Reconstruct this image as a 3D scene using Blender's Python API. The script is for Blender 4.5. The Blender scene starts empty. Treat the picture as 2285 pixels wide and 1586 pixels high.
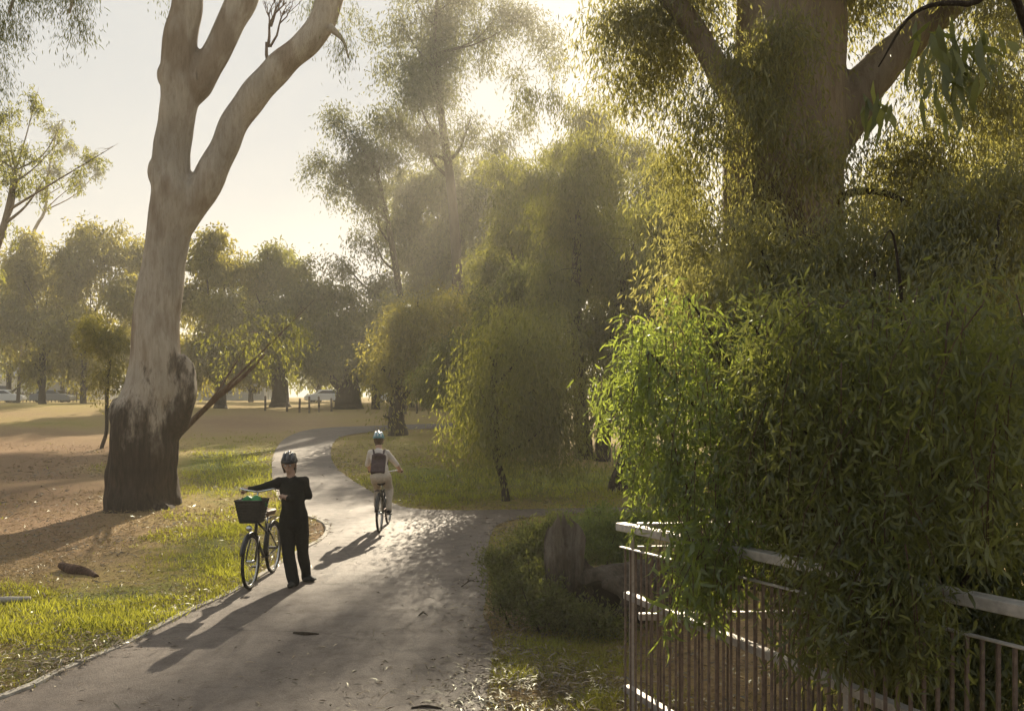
import bpy, bmesh, math, random
import numpy as np
from mathutils import Vector, Matrix
from mathutils.geometry import delaunay_2d_cdt

R = math.radians
rng = np.random.default_rng(7)
random.seed(7)
SC = bpy.context.scene
COL = SC.collection

# ---------------------------------------------------------------- camera, sky, sun, exposure
FPX, CX, HY, HC = 1900.0, 1142.5, 885.0, 2.4      # focal length and principal point in photo pixels, eye height
cam = bpy.data.cameras.new('camera')
cam.sensor_width = 36.0
cam.lens = 36.0 * FPX / 2285.0
cam.shift_y = (HY - 793.0) / 2285.0
cam.clip_start = 0.1
cam.clip_end = 3000
cam_o = bpy.data.objects.new('camera', cam)
COL.objects.link(cam_o)
cam_o.location = (0, 0, HC)
cam_o.rotation_euler = (R(90), 0, 0)
SC.camera = cam_o

SUN_TX, SUN_TZ = 0.070, 0.468                     # towards the sun: (tx, 1, tz)
sun_dir = Vector((SUN_TX, 1.0, SUN_TZ)).normalized()
sun_el = math.asin(sun_dir.z)
sun_az = math.atan2(sun_dir.x, sun_dir.y)

w = bpy.data.worlds.new('World')
SC.world = w
w.use_nodes = True
nt = w.node_tree
bg = nt.nodes['Background']
sky = nt.nodes.new('ShaderNodeTexSky')
sky.sky_type = 'NISHITA'
sky.sun_disc = False
sky.sun_elevation = sun_el
sky.sun_rotation = sun_az
sky.dust_density = 4.0
sky.air_density = 1.0
sky.ozone_density = 1.0
milk = nt.nodes.new('ShaderNodeMix')              # thin milky cloud sheet over the whole sky
milk.data_type = 'RGBA'
milk.inputs['Factor'].default_value = 0.975
milk.inputs[7].default_value = (3.15, 3.4, 3.65, 1)
nt.links.new(sky.outputs[0], milk.inputs[6])
nt.links.new(milk.outputs[2], bg.inputs['Color'])
bg.inputs['Strength'].default_value = 0.075

sl = bpy.data.lights.new('sun', 'SUN')
sl.energy = 5.0
sl.angle = R(0.5)
sl.color = (1.0, 0.86, 0.64)
sun_o = bpy.data.objects.new('sun', sl)
COL.objects.link(sun_o)
sun_o.rotation_euler = sun_dir.to_track_quat('Z', 'Y').to_euler()
sun_o.location = (20, 200, 90)

vs = SC.view_settings
vs.view_transform = 'Standard'
vs.look = 'None'
vs.exposure = 1.15
vs.gamma = 1.0
vs.use_curve_mapping = False

SC.render.engine = 'CYCLES'
cy = SC.cycles
cy.use_denoising = True
cy.denoiser = 'OPENIMAGEDENOISE'
cy.max_bounces = 7
cy.diffuse_bounces = 3
cy.glossy_bounces = 2
cy.transmission_bounces = 5
cy.volume_bounces = 0
cy.transparent_max_bounces = 6
cy.sample_clamp_indirect = 4.0
cy.sample_clamp_direct = 12.0
cy.caustics_reflective = False
cy.caustics_refractive = False


# ---------------------------------------------------------------- helpers
def gz(x, y):
    """height of the park ground"""
    x = np.asarray(x, float); y = np.asarray(y, float)
    ky = np.array([-400, 30, 38, 50, 60, 75, 90, 120, 200, 900], float)
    kz = np.array([0, 0, 0.08, 0.55, 0.95, 1.38, 1.68, 1.95, 2.15, 2.2])
    z = np.interp(y, ky, kz)
    hump = 0.75 * np.exp(-(((x + 36) / 14) ** 2 + ((y - 62) / 16) ** 2))
    return z + hump


def gzf(x, y):
    return float(gz(x, y))


def P(px, py, Y):
    """a point Y metres away that shows at photo pixel (px, py)"""
    return Vector(((px - CX) * Y / FPX, Y, HC - (py - HY) * Y / FPX))


def G(px, py):
    """ground point under a photo pixel"""
    lo, hi = 2.0, 400.0
    f = lambda Y: HC - (py - HY) * Y / FPX - gzf((px - CX) * Y / FPX, Y)
    Y = lo
    while Y < hi and f(Y) > 0:
        Y *= 1.02
    a, b = Y / 1.02, Y
    for _ in range(30):
        m = 0.5 * (a + b)
        if f(m) > 0: a = m
        else: b = m
    return ((px - CX) * a / FPX, a)


def thing(name, label, cat, loc=(0, 0, 0), group=None):
    o = bpy.data.objects.new(name, None)
    COL.objects.link(o)
    o.location = loc
    o.empty_display_size = 0.2
    tag(o, label, cat, group)
    return o


def tag(o, label=None, cat=None, group=None, kind=None):
    if label: o['label'] = label
    if cat: o['category'] = cat
    if group: o['group'] = group
    if kind: o['kind'] = kind
    return o


def link(name, me, parent=None, mats=()):
    o = bpy.data.objects.new(name, me)
    for m in mats:
        me.materials.append(m)
    COL.objects.link(o)
    if parent is not None:
        o.parent = parent
        o.matrix_parent_inverse = Matrix.Translation(parent.location).inverted() if parent.type == 'EMPTY' else parent.matrix_parent_inverse.copy()
    return o


def mesh_np(name, V, F, mat=None, parent=None, smooth=False, tint=None, mat_idx=None, mats=None):
    V = np.ascontiguousarray(V, dtype=np.float32)
    F = np.ascontiguousarray(F, dtype=np.int32)
    me = bpy.data.meshes.new(name)
    k = F.shape[1]
    me.vertices.add(len(V))
    me.vertices.foreach_set('co', V.ravel())
    me.loops.add(F.size)
    me.loops.foreach_set('vertex_index', F.ravel())
    me.polygons.add(len(F))
    me.polygons.foreach_set('loop_start', np.arange(0, F.size, k, dtype=np.int32))
    if smooth:
        me.polygons.foreach_set('use_smooth', np.ones(len(F), dtype=bool))
    if mat_idx is not None:
        me.polygons.foreach_set('material_index', np.ascontiguousarray(mat_idx, dtype=np.int32))
    if tint is not None:
        a = me.attributes.new('tint', 'FLOAT', 'FACE')
        a.data.foreach_set('value', np.ascontiguousarray(tint, dtype=np.float32))
    me.update(calc_edges=True)
    return link(name, me, parent, mats if mats else ([mat] if mat else []))


class MB:
    """collects closed shapes, then links them as one mesh"""
    def __init__(s):
        s.v, s.f = [], []

    def add(s, V, F):
        n = len(s.v)
        s.v += [tuple(map(float, p)) for p in V]
        s.f += [tuple(i + n for i in f) for f in F]

    def tube(s, pts, rad, seg=8, caps=True, wob=0.0, seed=0):
        V, F = tube_arrays(pts, rad, seg, caps, wob, seed)
        s.add(V, F)
        return s

    def box(s, c, size, rot=None):
        hx, hy, hz = [d / 2 for d in size]
        V = [Vector((x * hx, y * hy, z * hz)) for z in (-1, 1) for y in (-1, 1) for x in (-1, 1)]
        if rot is not None:
            V = [rot @ p for p in V]
        c = Vector(c)
        s.add([p + c for p in V], [(0, 2, 3, 1), (4, 5, 7, 6), (0, 1, 5, 4), (2, 6, 7, 3), (0, 4, 6, 2), (1, 3, 7, 5)])
        return s

    def bar(s, a, b, wx, wz):
        """a box along a-b"""
        a, b = Vector(a), Vector(b)
        d = b - a
        q = d.to_track_quat('X', 'Z').to_matrix()
        return s.box((a + b) / 2, (d.length, wx, wz), q)

    def ball(s, c, r, nu=10, nv=7, rot=None):
        c = Vector(c)
        if not hasattr(r, '__len__'): r = (r, r, r)
        V = [Vector((0, 0, -r[2]))]
        for i in range(1, nv):
            th = -math.pi / 2 + math.pi * i / nv
            for j in range(nu):
                a = 2 * math.pi * j / nu
                V.append(Vector((r[0] * math.cos(th) * math.cos(a), r[1] * math.cos(th) * math.sin(a), r[2] * math.sin(th))))
        V.append(Vector((0, 0, r[2])))
        if rot is not None: V = [rot @ p for p in V]
        F = []
        for j in range(nu):
            F.append((0, 1 + (j + 1) % nu, 1 + j))
            for i in range(nv - 2):
                a, b = 1 + i * nu + j, 1 + i * nu + (j + 1) % nu
                F.append((a, b, b + nu, a + nu))
            t = 1 + (nv - 2) * nu
            F.append((t + j, t + (j + 1) % nu, len(V) - 1))
        s.add([p + c for p in V], F)
        return s

    def build(s, name, mat, parent=None, smooth=True, local=False, bevel=0):
        me = bpy.data.meshes.new(name)
        me.from_pydata(s.v, [], s.f)
        if smooth:
            me.polygons.foreach_set('use_smooth', np.ones(len(me.polygons), dtype=bool))
        me.update()
        o = link(name, me, None, [mat] if mat else [])
        if parent is not None:
            o.parent = parent
            if not local:
                o.matrix_parent_inverse = Matrix.Translation(parent.location).inverted()
        if bevel:
            b = o.modifiers.new('bevel', 'BEVEL'); b.width = bevel; b.segments = 2; b.limit_method = 'ANGLE'
        return o


def tube_arrays(pts, rad, seg=8, caps=True, wob=0.0, seed=0):
    pts = [Vector(p) for p in pts]
    n = len(pts)
    if not hasattr(rad, '__len__'): rad = [rad] * n
    rr = random.Random(seed)
    ph = [rr.uniform(0, 6.28) for _ in range(6)]
    V, F = [], []
    nrm = None
    for i, p in enumerate(pts):
        t = (pts[min(i + 1, n - 1)] - pts[max(i - 1, 0)]).normalized()
        if nrm is None:
            up = Vector((0, 0, 1)) if abs(t.z) < 0.9 else Vector((1, 0, 0))
            nrm = t.cross(up).normalized()
        else:
            nrm = (nrm - t * nrm.dot(t)).normalized()
        b = t.cross(nrm)
        for j in range(seg):
            a = 2 * math.pi * j / seg
            r = rad[i]
            if wob:
                r *= 1 + wob * (math.sin(2 * a + ph[0] + i * .3) + math.sin(3 * a + ph[1] - i * .23) * .8 + math.sin(i * .9 + ph[2] + a) * .6)
            V.append(p + (nrm * math.cos(a) + b * math.sin(a)) * r)
    for i in range(n - 1):
        for j in range(seg):
            k = (j + 1) % seg
            F.append((i * seg + j, i * seg + k, (i + 1) * seg + k, (i + 1) * seg + j))
    if caps:
        F.append(tuple(reversed(range(seg))))
        F.append(tuple((n - 1) * seg + j for j in range(seg)))
    return V, F


def spline(pts, rad, k=5):
    """Catmull-Rom through points, radii along"""
    pts = [Vector(p) for p in pts]
    P4 = [pts[0] * 2 - pts[1]] + pts + [pts[-1] * 2 - pts[-2]]
    out, ro = [], []
    for i in range(len(pts) - 1):
        a, b, c, d = P4[i:i + 4]
        for s in range(k):
            t = s / k
            out.append(0.5 * ((2 * b) + (c - a) * t + (2 * a - 5 * b + 4 * c - d) * t * t + (3 * b - a - 3 * c + d) * t ** 3))
            ro.append(rad[i] * (1 - t) + rad[i + 1] * t)
    out.append(pts[-1]); ro.append(rad[-1])
    return out, ro


def remeshed(mb, voxel, smooth_it=4, fac=0.5):
    """one continuous skin over the overlapping closed shapes of mb; returns verts, faces"""
    me = bpy.data.meshes.new('tmp')
    me.from_pydata(mb.v, [], mb.f)
    me.update()
    o = bpy.data.objects.new('tmp', me)
    COL.objects.link(o)
    m = o.modifiers.new('r', 'REMESH'); m.mode = 'VOXEL'; m.voxel_size = voxel
    if smooth_it:
        s = o.modifiers.new('s', 'SMOOTH'); s.iterations = smooth_it; s.factor = fac
    dg = bpy.context.evaluated_depsgraph_get()
    ev = o.evaluated_get(dg)
    em = ev.to_mesh()
    V = np.empty(len(em.vertices) * 3, np.float32); em.vertices.foreach_get('co', V)
    N = np.empty(len(em.vertices) * 3, np.float32); em.vertices.foreach_get('normal', N)
    F = np.array([tuple(p.vertices) for p in em.polygons if len(p.vertices) == 4], np.int32)
    ev.to_mesh_clear()
    bpy.data.objects.remove(o)
    bpy.data.meshes.remove(me)
    return V.reshape(-1, 3), N.reshape(-1, 3), F


def rough_noise(V, scale, seed=0, oct_=4, stretch=(1, 1, 1)):
    r = np.random.default_rng(seed)
    out = np.zeros(len(V))
    amp = 1.0
    Q = V * np.array(stretch)
    for o in range(oct_):
        for _ in range(5):
            k = r.normal(size=3) * scale * 2 ** o
            out += amp * np.sin(Q @ k + r.uniform(0, 6.28)) / 2.2
        amp *= .55
    return out


# ---------------------------------------------------------------- materials
def node_mat(name):
    m = bpy.data.materials.new(name)
    m.use_nodes = True
    return m, m.node_tree, m.node_tree.nodes['Principled BSDF']


def ramp(nt, fac, stops):
    r = nt.nodes.new('ShaderNodeValToRGB')
    while len(r.color_ramp.elements) < len(stops):
        r.color_ramp.elements.new(0.5)
    for e, (p, c) in zip(r.color_ramp.elements, stops):
        e.position = p
        e.color = (*c, 1)
    nt.links.new(fac, r.inputs[0])
    return r.outputs[0]


def noise(nt, scale, detail=4, rough=0.6, coord='Object', stretch=None):
    tc = nt.nodes.new('ShaderNodeTexCoord')
    n = nt.nodes.new('ShaderNodeTexNoise')
    n.inputs['Scale'].default_value = scale
    n.inputs['Detail'].default_value = detail
    n.inputs['Roughness'].default_value = rough
    src = tc.outputs[coord]
    if stretch:
        mp = nt.nodes.new('ShaderNodeMapping')
        mp.inputs['Scale'].default_value = stretch
        nt.links.new(src, mp.inputs[0])
        src = mp.outputs[0]
    nt.links.new(src, n.inputs['Vector'])
    return n.outputs[0]


def mixc(nt, fac, a, b, mode='MIX'):
    m = nt.nodes.new('ShaderNodeMix')
    m.data_type = 'RGBA'
    m.blend_type = mode
    for v, i in ((fac, 0), (a, 6), (b, 7)):
        if hasattr(v, 'is_output') or isinstance(v, bpy.types.NodeSocket):
            nt.links.new(v, m.inputs[i])
        else:
            m.inputs[i].default_value = v if i == 0 else (*v, 1)
    return m.outputs[2]


def bump(nt, bsdf, h, strength=0.4, dist=0.02):
    b = nt.nodes.new('ShaderNodeBump')
    b.inputs['Strength'].default_value = strength
    b.inputs['Distance'].default_value = dist
    nt.links.new(h, b.inputs['Height'])
    nt.links.new(b.outputs[0], bsdf.inputs['Normal'])


def plain(name, col, rough=0.6, metal=0.0, var=0.15, scale=12, spec=0.4):
    m, t, b = node_mat(name)
    n = noise(t, scale, 4)
    c = ramp(t, n, [(0.3, tuple(x * (1 - var) for x in col)), (0.7, tuple(min(1, x * (1 + var)) for x in col))])
    t.links.new(c, b.inputs['Base Color'])
    b.inputs['Roughness'].default_value = rough
    b.inputs['Metallic'].default_value = metal
    b.inputs['Specular IOR Level'].default_value = spec
    return m


def leaf_mat(name, dark, light, trans, tfac=0.5, gloss=0.05):
    """thin leaf: reflects, lets light through, a little shine"""
    m = bpy.data.materials.new(name)
    m.use_nodes = True
    t = m.node_tree
    t.nodes.clear()
    out = t.nodes.new('ShaderNodeOutputMaterial')
    at = t.nodes.new('ShaderNodeAttribute'); at.attribute_name = 'tint'
    c = ramp(t, at.outputs['Fac'], [(0.0, dark), (0.9, light)])
    c2 = ramp(t, at.outputs['Fac'], [(0.0, tuple(x * .6 for x in trans)), (0.9, trans)])
    d = t.nodes.new('ShaderNodeBsdfDiffuse'); t.links.new(c, d.inputs['Color'])
    tr = t.nodes.new('ShaderNodeBsdfTranslucent'); t.links.new(c2, tr.inputs['Color'])
    mx = t.nodes.new('ShaderNodeMixShader'); mx.inputs[0].default_value = tfac
    t.links.new(d.outputs[0], mx.inputs[1]); t.links.new(tr.outputs[0], mx.inputs[2])
    g = t.nodes.new('ShaderNodeBsdfGlossy'); g.inputs['Roughness'].default_value = 0.42
    g.inputs['Color'].default_value = (.9, .95, .85, 1)
    mg = t.nodes.new('ShaderNodeMixShader'); mg.inputs[0].default_value = gloss
    t.links.new(mx.outputs[0], mg.inputs[1]); t.links.new(g.outputs[0], mg.inputs[2])
    t.links.new(mg.outputs[0], out.inputs['Surface'])
    return m


def bark_mat(name, low, mid, high, z0, z1, zn=1.0):
    """rough dark butt below, smooth peeling bark above"""
    m, t, b = node_mat(name)
    tc = t.nodes.new('ShaderNodeTexCoord')
    sx = t.nodes.new('ShaderNodeSeparateXYZ'); t.links.new(tc.outputs['Object'], sx.inputs[0])
    n1 = noise(t, 1.0, 5, .65, stretch=(1.3, 1.3, .45))
    n2 = noise(t, 9.0, 7, .75, stretch=(1.8, 1.8, .22))
    n3 = noise(t, 1.6, 3, .5, stretch=(1, 1, .35))
    mr = t.nodes.new('ShaderNodeMapRange')
    mr.inputs['From Min'].default_value = z0; mr.inputs['From Max'].default_value = z1
    t.links.new(sx.outputs['Z'], mr.inputs['Value'])
    ad = t.nodes.new('ShaderNodeMath'); ad.operation = 'MULTIPLY_ADD'
    t.links.new(n1, ad.inputs[0]); ad.inputs[1].default_value = zn
    t.links.new(mr.outputs[0], ad.inputs[2])
    sb = t.nodes.new('ShaderNodeMath'); sb.operation = 'SUBTRACT'
    t.links.new(ad.outputs[0], sb.inputs[0]); sb.inputs[1].default_value = zn * .5
    upper = ramp(t, n3, [(0.36, mid), (0.5, high), (0.66, tuple(x * .78 for x in high))])
    lower = ramp(t, n2, [(0.3, tuple(x * .45 for x in low)), (0.55, low), (0.8, tuple(min(1, x * 1.9) for x in low))])
    n4 = noise(t, 7.0, 7, .75, stretch=(1.5, 1.5, .35))
    s4 = t.nodes.new('ShaderNodeMath'); s4.operation = 'MULTIPLY_ADD'
    t.links.new(n4, s4.inputs[0]); s4.inputs[1].default_value = .7
    t.links.new(sb.outputs[0], s4.inputs[2])
    fac = ramp(t, s4.outputs[0], [(0.70, (0, 0, 0)), (0.86, (.35, .35, .35)), (0.98, (1, 1, 1))])
    c = mixc(t, fac, lower, upper)
    flake = ramp(t, n4, [(.42, (.55, .48, .42)), (.5, (1, 1, 1))])
    c = mixc(t, .35, c, flake, 'MULTIPLY')
    streak = ramp(t, n2, [(0.35, (.7, .66, .6)), (0.6, (1, 1, 1))])
    c = mixc(t, 0.6, c, streak, 'MULTIPLY')
    t.links.new(c, b.inputs['Base Color'])
    b.inputs['Roughness'].default_value = 0.85
    b.inputs['Specular IOR Level'].default_value = 0.2
    bump(t, b, n2, 1.0, 0.05)
    return m


M = {}
M['gum_bark'] = bark_mat('gum_bark', (.075, .055, .04), (.30, .23, .165), (.50, .43, .345), .7, 4.4, 2.2)
M['gum_bark_far'] = bark_mat('gum_bark_far', (.07, .05, .036), (.22, .17, .12), (.33, .27, .2), 2.0, 7.0, 1.0)
M['dark_bark'] = bark_mat('dark_bark', (.06, .045, .032), (.07, .05, .035), (.10, .075, .055), 0.0, 30.0, .5)
M['red_bark'] = bark_mat('red_bark', (.13, .075, .05), (.16, .1, .07), (.22, .15, .11), 0.0, 5.0, .5)
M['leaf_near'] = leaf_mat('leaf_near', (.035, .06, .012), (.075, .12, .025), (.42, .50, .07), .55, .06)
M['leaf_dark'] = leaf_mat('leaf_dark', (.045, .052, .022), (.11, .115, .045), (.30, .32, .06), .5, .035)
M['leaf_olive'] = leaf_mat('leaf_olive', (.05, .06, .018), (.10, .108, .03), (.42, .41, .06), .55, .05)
M['leaf_veil_glow'] = leaf_mat('leaf_veil_glow', (.065, .064, .028), (.12, .118, .05), (.52, .48, .12), .58, .06)  # leaf colour and translucency raised to stand in for veiling sun glare
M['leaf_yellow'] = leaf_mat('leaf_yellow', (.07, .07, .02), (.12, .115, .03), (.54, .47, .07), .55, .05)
M['leaf_grey'] = leaf_mat('leaf_grey', (.045, .055, .028), (.09, .1, .045), (.30, .30, .08), .5, .05)
M['grass'] = leaf_mat('grass', (.20, .15, .04), (.15, .19, .03), (.56, .55, .06), .58, .03)
M['straw'] = leaf_mat('straw', (.17, .11, .05), (.34, .25, .12), (.30, .22, .1), .3, .05)
M['litter'] = leaf_mat('litter', (.05, .035, .022), (.34, .25, .17), (.12, .08, .05), .15, .08)


def ground_mat():
    m, t, b = node_mat('park_ground')
    a = t.nodes.new('ShaderNodeAttribute'); a.attribute_name = 'green'
    n1 = noise(t, .35, 6, .65, 'Object')
    n2 = noise(t, 3.2, 6, .7, 'Object')
    n3 = noise(t, 24, 5, .75, 'Object')
    ad = t.nodes.new('ShaderNodeMath'); ad.operation = 'MULTIPLY_ADD'
    t.links.new(n2, ad.inputs[0]); ad.inputs[1].default_value = .55
    t.links.new(a.outputs['Fac'], ad.inputs[2])
    s2 = t.nodes.new('ShaderNodeMath'); s2.operation = 'MULTIPLY_ADD'
    t.links.new(n1, s2.inputs[0]); s2.inputs[1].default_value = .5
    t.links.new(ad.outputs[0], s2.inputs[2])
    s3 = t.nodes.new('ShaderNodeMath'); s3.operation = 'SUBTRACT'
    t.links.new(s2.outputs[0], s3.inputs[0]); s3.inputs[1].default_value = .52
    base = ramp(t, s3.outputs[0], [(0.0, (.30, .195, .115)), (.25, (.36, .25, .13)), (.48, (.36, .275, .10)), (.66, (.20, .20, .045)), (1.0, (.115, .165, .03))])
    sp = ramp(t, n3, [(.3, (.45, .42, .38)), (.5, (.95, .95, .95)), (.75, (1.25, 1.2, 1.1))])
    c = mixc(t, .75, base, sp, 'MULTIPLY')
    t.links.new(c, b.inputs['Base Color'])
    b.inputs['Roughness'].default_value = .95
    b.inputs['Specular IOR Level'].default_value = .1
    bump(t, b, n3, .9, .05)
    return m


def asphalt_mat():
    m, t, b = node_mat('asphalt')
    n1 = noise(t, .8, 6, .7, 'Object')
    n2 = noise(t, 170, 3, .7, 'Object')
    n3 = noise(t, 5, 6, .7, 'Object')
    c = ramp(t, n1, [(.3, (.105, .08, .064)), (.7, (.185, .145, .115))])
    c = mixc(t, .8, c, ramp(t, n2, [(.3, (.45, .45, .45)), (.52, (1, 1, 1)), (.7, (1.5, 1.45, 1.4))]), 'MULTIPLY')
    c = mixc(t, .7, c, ramp(t, n3, [(.33, (.62, .58, .54)), (.55, (1, 1, 1))]), 'MULTIPLY')
    n5 = noise(t, 55, 4, .8, 'Object')
    c = mixc(t, .75, c, ramp(t, n5, [(.34, (.55, .53, .5)), (.5, (1, 1, 1)), (.66, (1.4, 1.35, 1.3))]), 'MULTIPLY')
    tc = t.nodes.new('ShaderNodeTexCoord')
    vo = t.nodes.new('ShaderNodeTexVoronoi'); vo.feature = 'DISTANCE_TO_EDGE'; vo.inputs['Scale'].default_value = .42
    wq = t.nodes.new('ShaderNodeMix'); wq.data_type = 'RGBA'; wq.blend_type = 'ADD'; wq.inputs[0].default_value = .35
    wn = t.nodes.new('ShaderNodeTexNoise'); wn.inputs['Scale'].default_value = 2.2; wn.inputs['Detail'].default_value = 6
    t.links.new(tc.outputs['Object'], wn.inputs['Vector']); t.links.new(tc.outputs['Object'], wq.inputs[6]); t.links.new(wn.outputs['Color'], wq.inputs[7])
    t.links.new(wq.outputs[2], vo.inputs['Vector'])
    c = mixc(t, .55, c, ramp(t, vo.outputs['Distance'], [(0.0, (.3, .28, .26)), (.012, (1, 1, 1))]), 'MULTIPLY')
    t.links.new(c, b.inputs['Base Color'])
    rr = ramp(t, n3, [(.3, (.72, .72, .72)), (.7, (.58, .58, .58))])
    t.links.new(rr, b.inputs['Roughness'])
    b.inputs['Specular IOR Level'].default_value = .45
    bump(t, b, n5, .6, .012)
    return m


M['ground'] = ground_mat()
M['asphalt'] = asphalt_mat()
M['concrete'] = plain('concrete', (.42, .38, .32), .85, var=.35, scale=9)
M['steel'] = plain('galvanised_steel', (.42, .385, .35), .58, .35, .25, 20)
M['steel_dark'] = plain('weathered_steel', (.17, .125, .10), .6, .4, .35, 30)
M['dead_wood'] = bark_mat('dead_wood', (.10, .08, .062), (.13, .105, .082), (.22, .185, .15), .1, 1.5, 1.6)
M['hollow'] = plain('dark_hollow', (.016, .013, .010), .95, var=.4)  # near-black colour for the inside of the log
M['black_cloth'] = plain('black_cloth', (.012, .012, .012), .9, var=.3, scale=30, spec=.15)
M['black_knit'] = plain('black_knit', (.016, .016, .015), .95, var=.3, scale=60, spec=.1)
M['skin'] = plain('skin', (.42, .26, .18), .55, var=.08)
M['hair_brown'] = plain('hair_brown', (.09, .055, .03), .6, var=.4, scale=60)
M['helmet_black'] = plain('helmet_black', (.025, .025, .028), .35, var=.2)
M['helmet_white'] = plain('helmet_white', (.62, .66, .68), .35, var=.08)
M['helmet_grey'] = plain('helmet_grey', (.10, .10, .11), .3, var=.1)
M['helmet_teal'] = plain('helmet_teal', (.14, .30, .34), .35, var=.25, scale=20)
M['beige_cloth'] = plain('beige_cloth', (.50, .42, .33), .9, var=.12, scale=30, spec=.1)
M['white_cloth'] = plain('white_cloth', (.60, .53, .47), .9, var=.1, scale=30, spec=.1)
M['purple_pack'] = plain('purple_pack', (.085, .058, .058), .85, var=.25, scale=30, spec=.2)
M['rubber'] = plain('rubber', (.018, .017, .016), .75, var=.2)
M['black_paint'] = plain('black_paint', (.02, .02, .022), .35, var=.2)
M['chrome'] = plain('chrome', (.6, .6, .58), .22, .95, .05)
M['wicker'] = plain('dark_basket', (.03, .026, .022), .7, var=.4, scale=40)
M['green_bag'] = plain('green_bag', (.03, .22, .06), .5, var=.3, scale=14)
M['tan_saddle'] = plain('tan_saddle', (.16, .09, .05), .5, var=.15)
M['white_paint'] = plain('white_car_paint', (.72, .72, .72), .3, var=.03)
M['grey_paint'] = plain('grey_car_paint', (.2, .21, .23), .3, var=.03)
M['glass'] = plain('dark_glass', (.02, .024, .028), .08, var=.05, spec=.7)
M['wall_grey'] = plain('rendered_wall', (.42, .42, .42), .9, var=.08, scale=2)
M['wall_pale'] = plain('pale_wall', (.66, .65, .62), .9, var=.06, scale=2)
M['roof_grey'] = plain('roof_sheet', (.2, .2, .21), .6, var=.1, scale=3)
M['post_wood'] = plain('post_wood', (.11, .085, .065), .9, var=.3, scale=8)

# ---------------------------------------------------------------- ground and path
def pip(x, y, poly):
    """points in polygon"""
    x = np.asarray(x); y = np.asarray(y)
    ins = np.zeros(x.shape, bool)
    n = len(poly)
    for i in range(n):
        x1, y1 = poly[i]; x2, y2 = poly[(i + 1) % n]
        if y1 == y2: continue
        c = ((y1 > y) != (y2 > y)) & (x < (x2 - x1) * (y - y1) / (y2 - y1) + x1)
        ins ^= c
    return ins


def smooth_poly(pts, k=4):
    o, _ = spline([Vector((*p, 0)) for p in pts], [0] * len(pts), k)
    return [(p.x, p.y) for p in o]


LEFT_PX = [(0, 1563), (150, 1497), (300, 1432), (430, 1366), (560, 1303), (640, 1250), (690, 1222), (722, 1203), (736, 1182), (722, 1163),
           (690, 1152), (655, 1137), (630, 1115), (612, 1085), (606, 1050), (609, 1020), (622, 992), (648, 972), (686, 960), (740, 954), (820, 951), (900, 948), (1020, 944)]
RIGHT_PX = [(1080, 1640), (1088, 1540), (1100, 1460), (1092, 1400), (1078, 1370), (1090, 1310), (1088, 1240), (1096, 1195), (1118, 1168), (1200, 1152), (1330, 1145), (1500, 1142), (1900, 1140)]
TOP_PX = [(1900, 1128), (1500, 1131), (1200, 1136), (1010, 1139), (910, 1133), (862, 1116), (820, 1092), (778, 1066), (748, 1040), (738, 1012), (744, 990), (764, 974), (830, 964), (910, 959), (1020, 955)]
left_g = [(-5.6, 3.0), (-5.3, 4.6)] + [G(*p) for p in LEFT_PX]
left_g = smooth_poly(left_g)
right_g = smooth_poly([(-0.15, 3.0), (-.17, 4.6)] + [G(*p) for p in RIGHT_PX])
top_g = smooth_poly([G(*p) for p in TOP_PX])
path_poly = [(-5.8, -12.0)] + left_g + list(reversed(top_g)) + list(reversed(right_g)) + [(-.3, -12.0)]


def build_path():
    xs = np.array([p[0] for p in path_poly]); ys = np.array([p[1] for p in path_poly])
    pts = [Vector(p) for p in path_poly]
    nb = len(pts)
    gx, gy = [], []
    for y in np.arange(-11, ys.max(), .7):
        for x in np.arange(xs.min(), xs.max(), .7):
            gx.append(x + (.35 if int(y / .7) % 2 else 0)); gy.append(y)
    gx, gy = np.array(gx), np.array(gy)
    keep = pip(gx, gy, path_poly)
    pts += [Vector((a, b)) for a, b in zip(gx[keep], gy[keep])]
    edges = [(i, (i + 1) % nb) for i in range(nb)]
    v, e, f, *_ = delaunay_2d_cdt(pts, edges, [], 1, 1e-4)
    V = [(p.x, p.y, gzf(p.x, p.y) + .012 + .0008 * max(0, p.y - 30)) for p in v]
    me = bpy.data.meshes.new('path')
    me.from_pydata(V, [], f)
    me.update()
    if me.polygons[0].normal.z < 0: me.flip_normals()
    o = link('path', me, None, [M['asphalt']])
    tag(o, 'pinkish grey asphalt path forking at the junction', None, None, 'structure')
    return o


build_path()

GREEN = [  # photo pixel of a patch of ground, its spread in pixels, how green it grows
    (330, 1390, 330, 60, .5), (480, 1230, 130, 70, .35), (500, 1050, 120, 55, .5), (120, 1330, 200, 40, .12), (80, 1160, 260, 110, -.45),
    (100, 1010, 260, 70, -.4), (150, 1500, 250, 60, .25), (90, 945, 160, 10, .3), (60, 905, 200, 10, .15), (560, 945, 200, 22, -.35),
    (1200, 1075, 260, 45, .38), (930, 1085, 110, 35, .3), (860, 985, 110, 26, .12), (860, 1035, 60, 15, .1), (1000, 1000, 100, 22, .02), (1300, 1020, 120, 30, -.15),
    (1260, 1200, 160, 40, .3), (1200, 1440, 90, 50, .25), (1330, 1560, 60, 50, .35), (1180, 1550, 70, 40, -.2), (1250, 1370, 150, 40, -.3), (230, 1045, 40, 8, .5),
    (715, 1182, 25, 25, -.6), (1600, 1400, 250, 200, -.2)]


def greenness(x, y):
    x = np.asarray(x, float); y = np.maximum(np.asarray(y, float), 1.5)
    px = CX + FPX * x / y
    py = HY - FPX * (gz(x, y) - HC) / y
    g = np.full(x.shape, .42)
    for (a, b, sx, sy, v) in GREEN:
        g = g + v * np.exp(-((px - a) / sx) ** 2 - ((py - b) / sy) ** 2)
    return np.clip(g, 0, 1.1)


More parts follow.
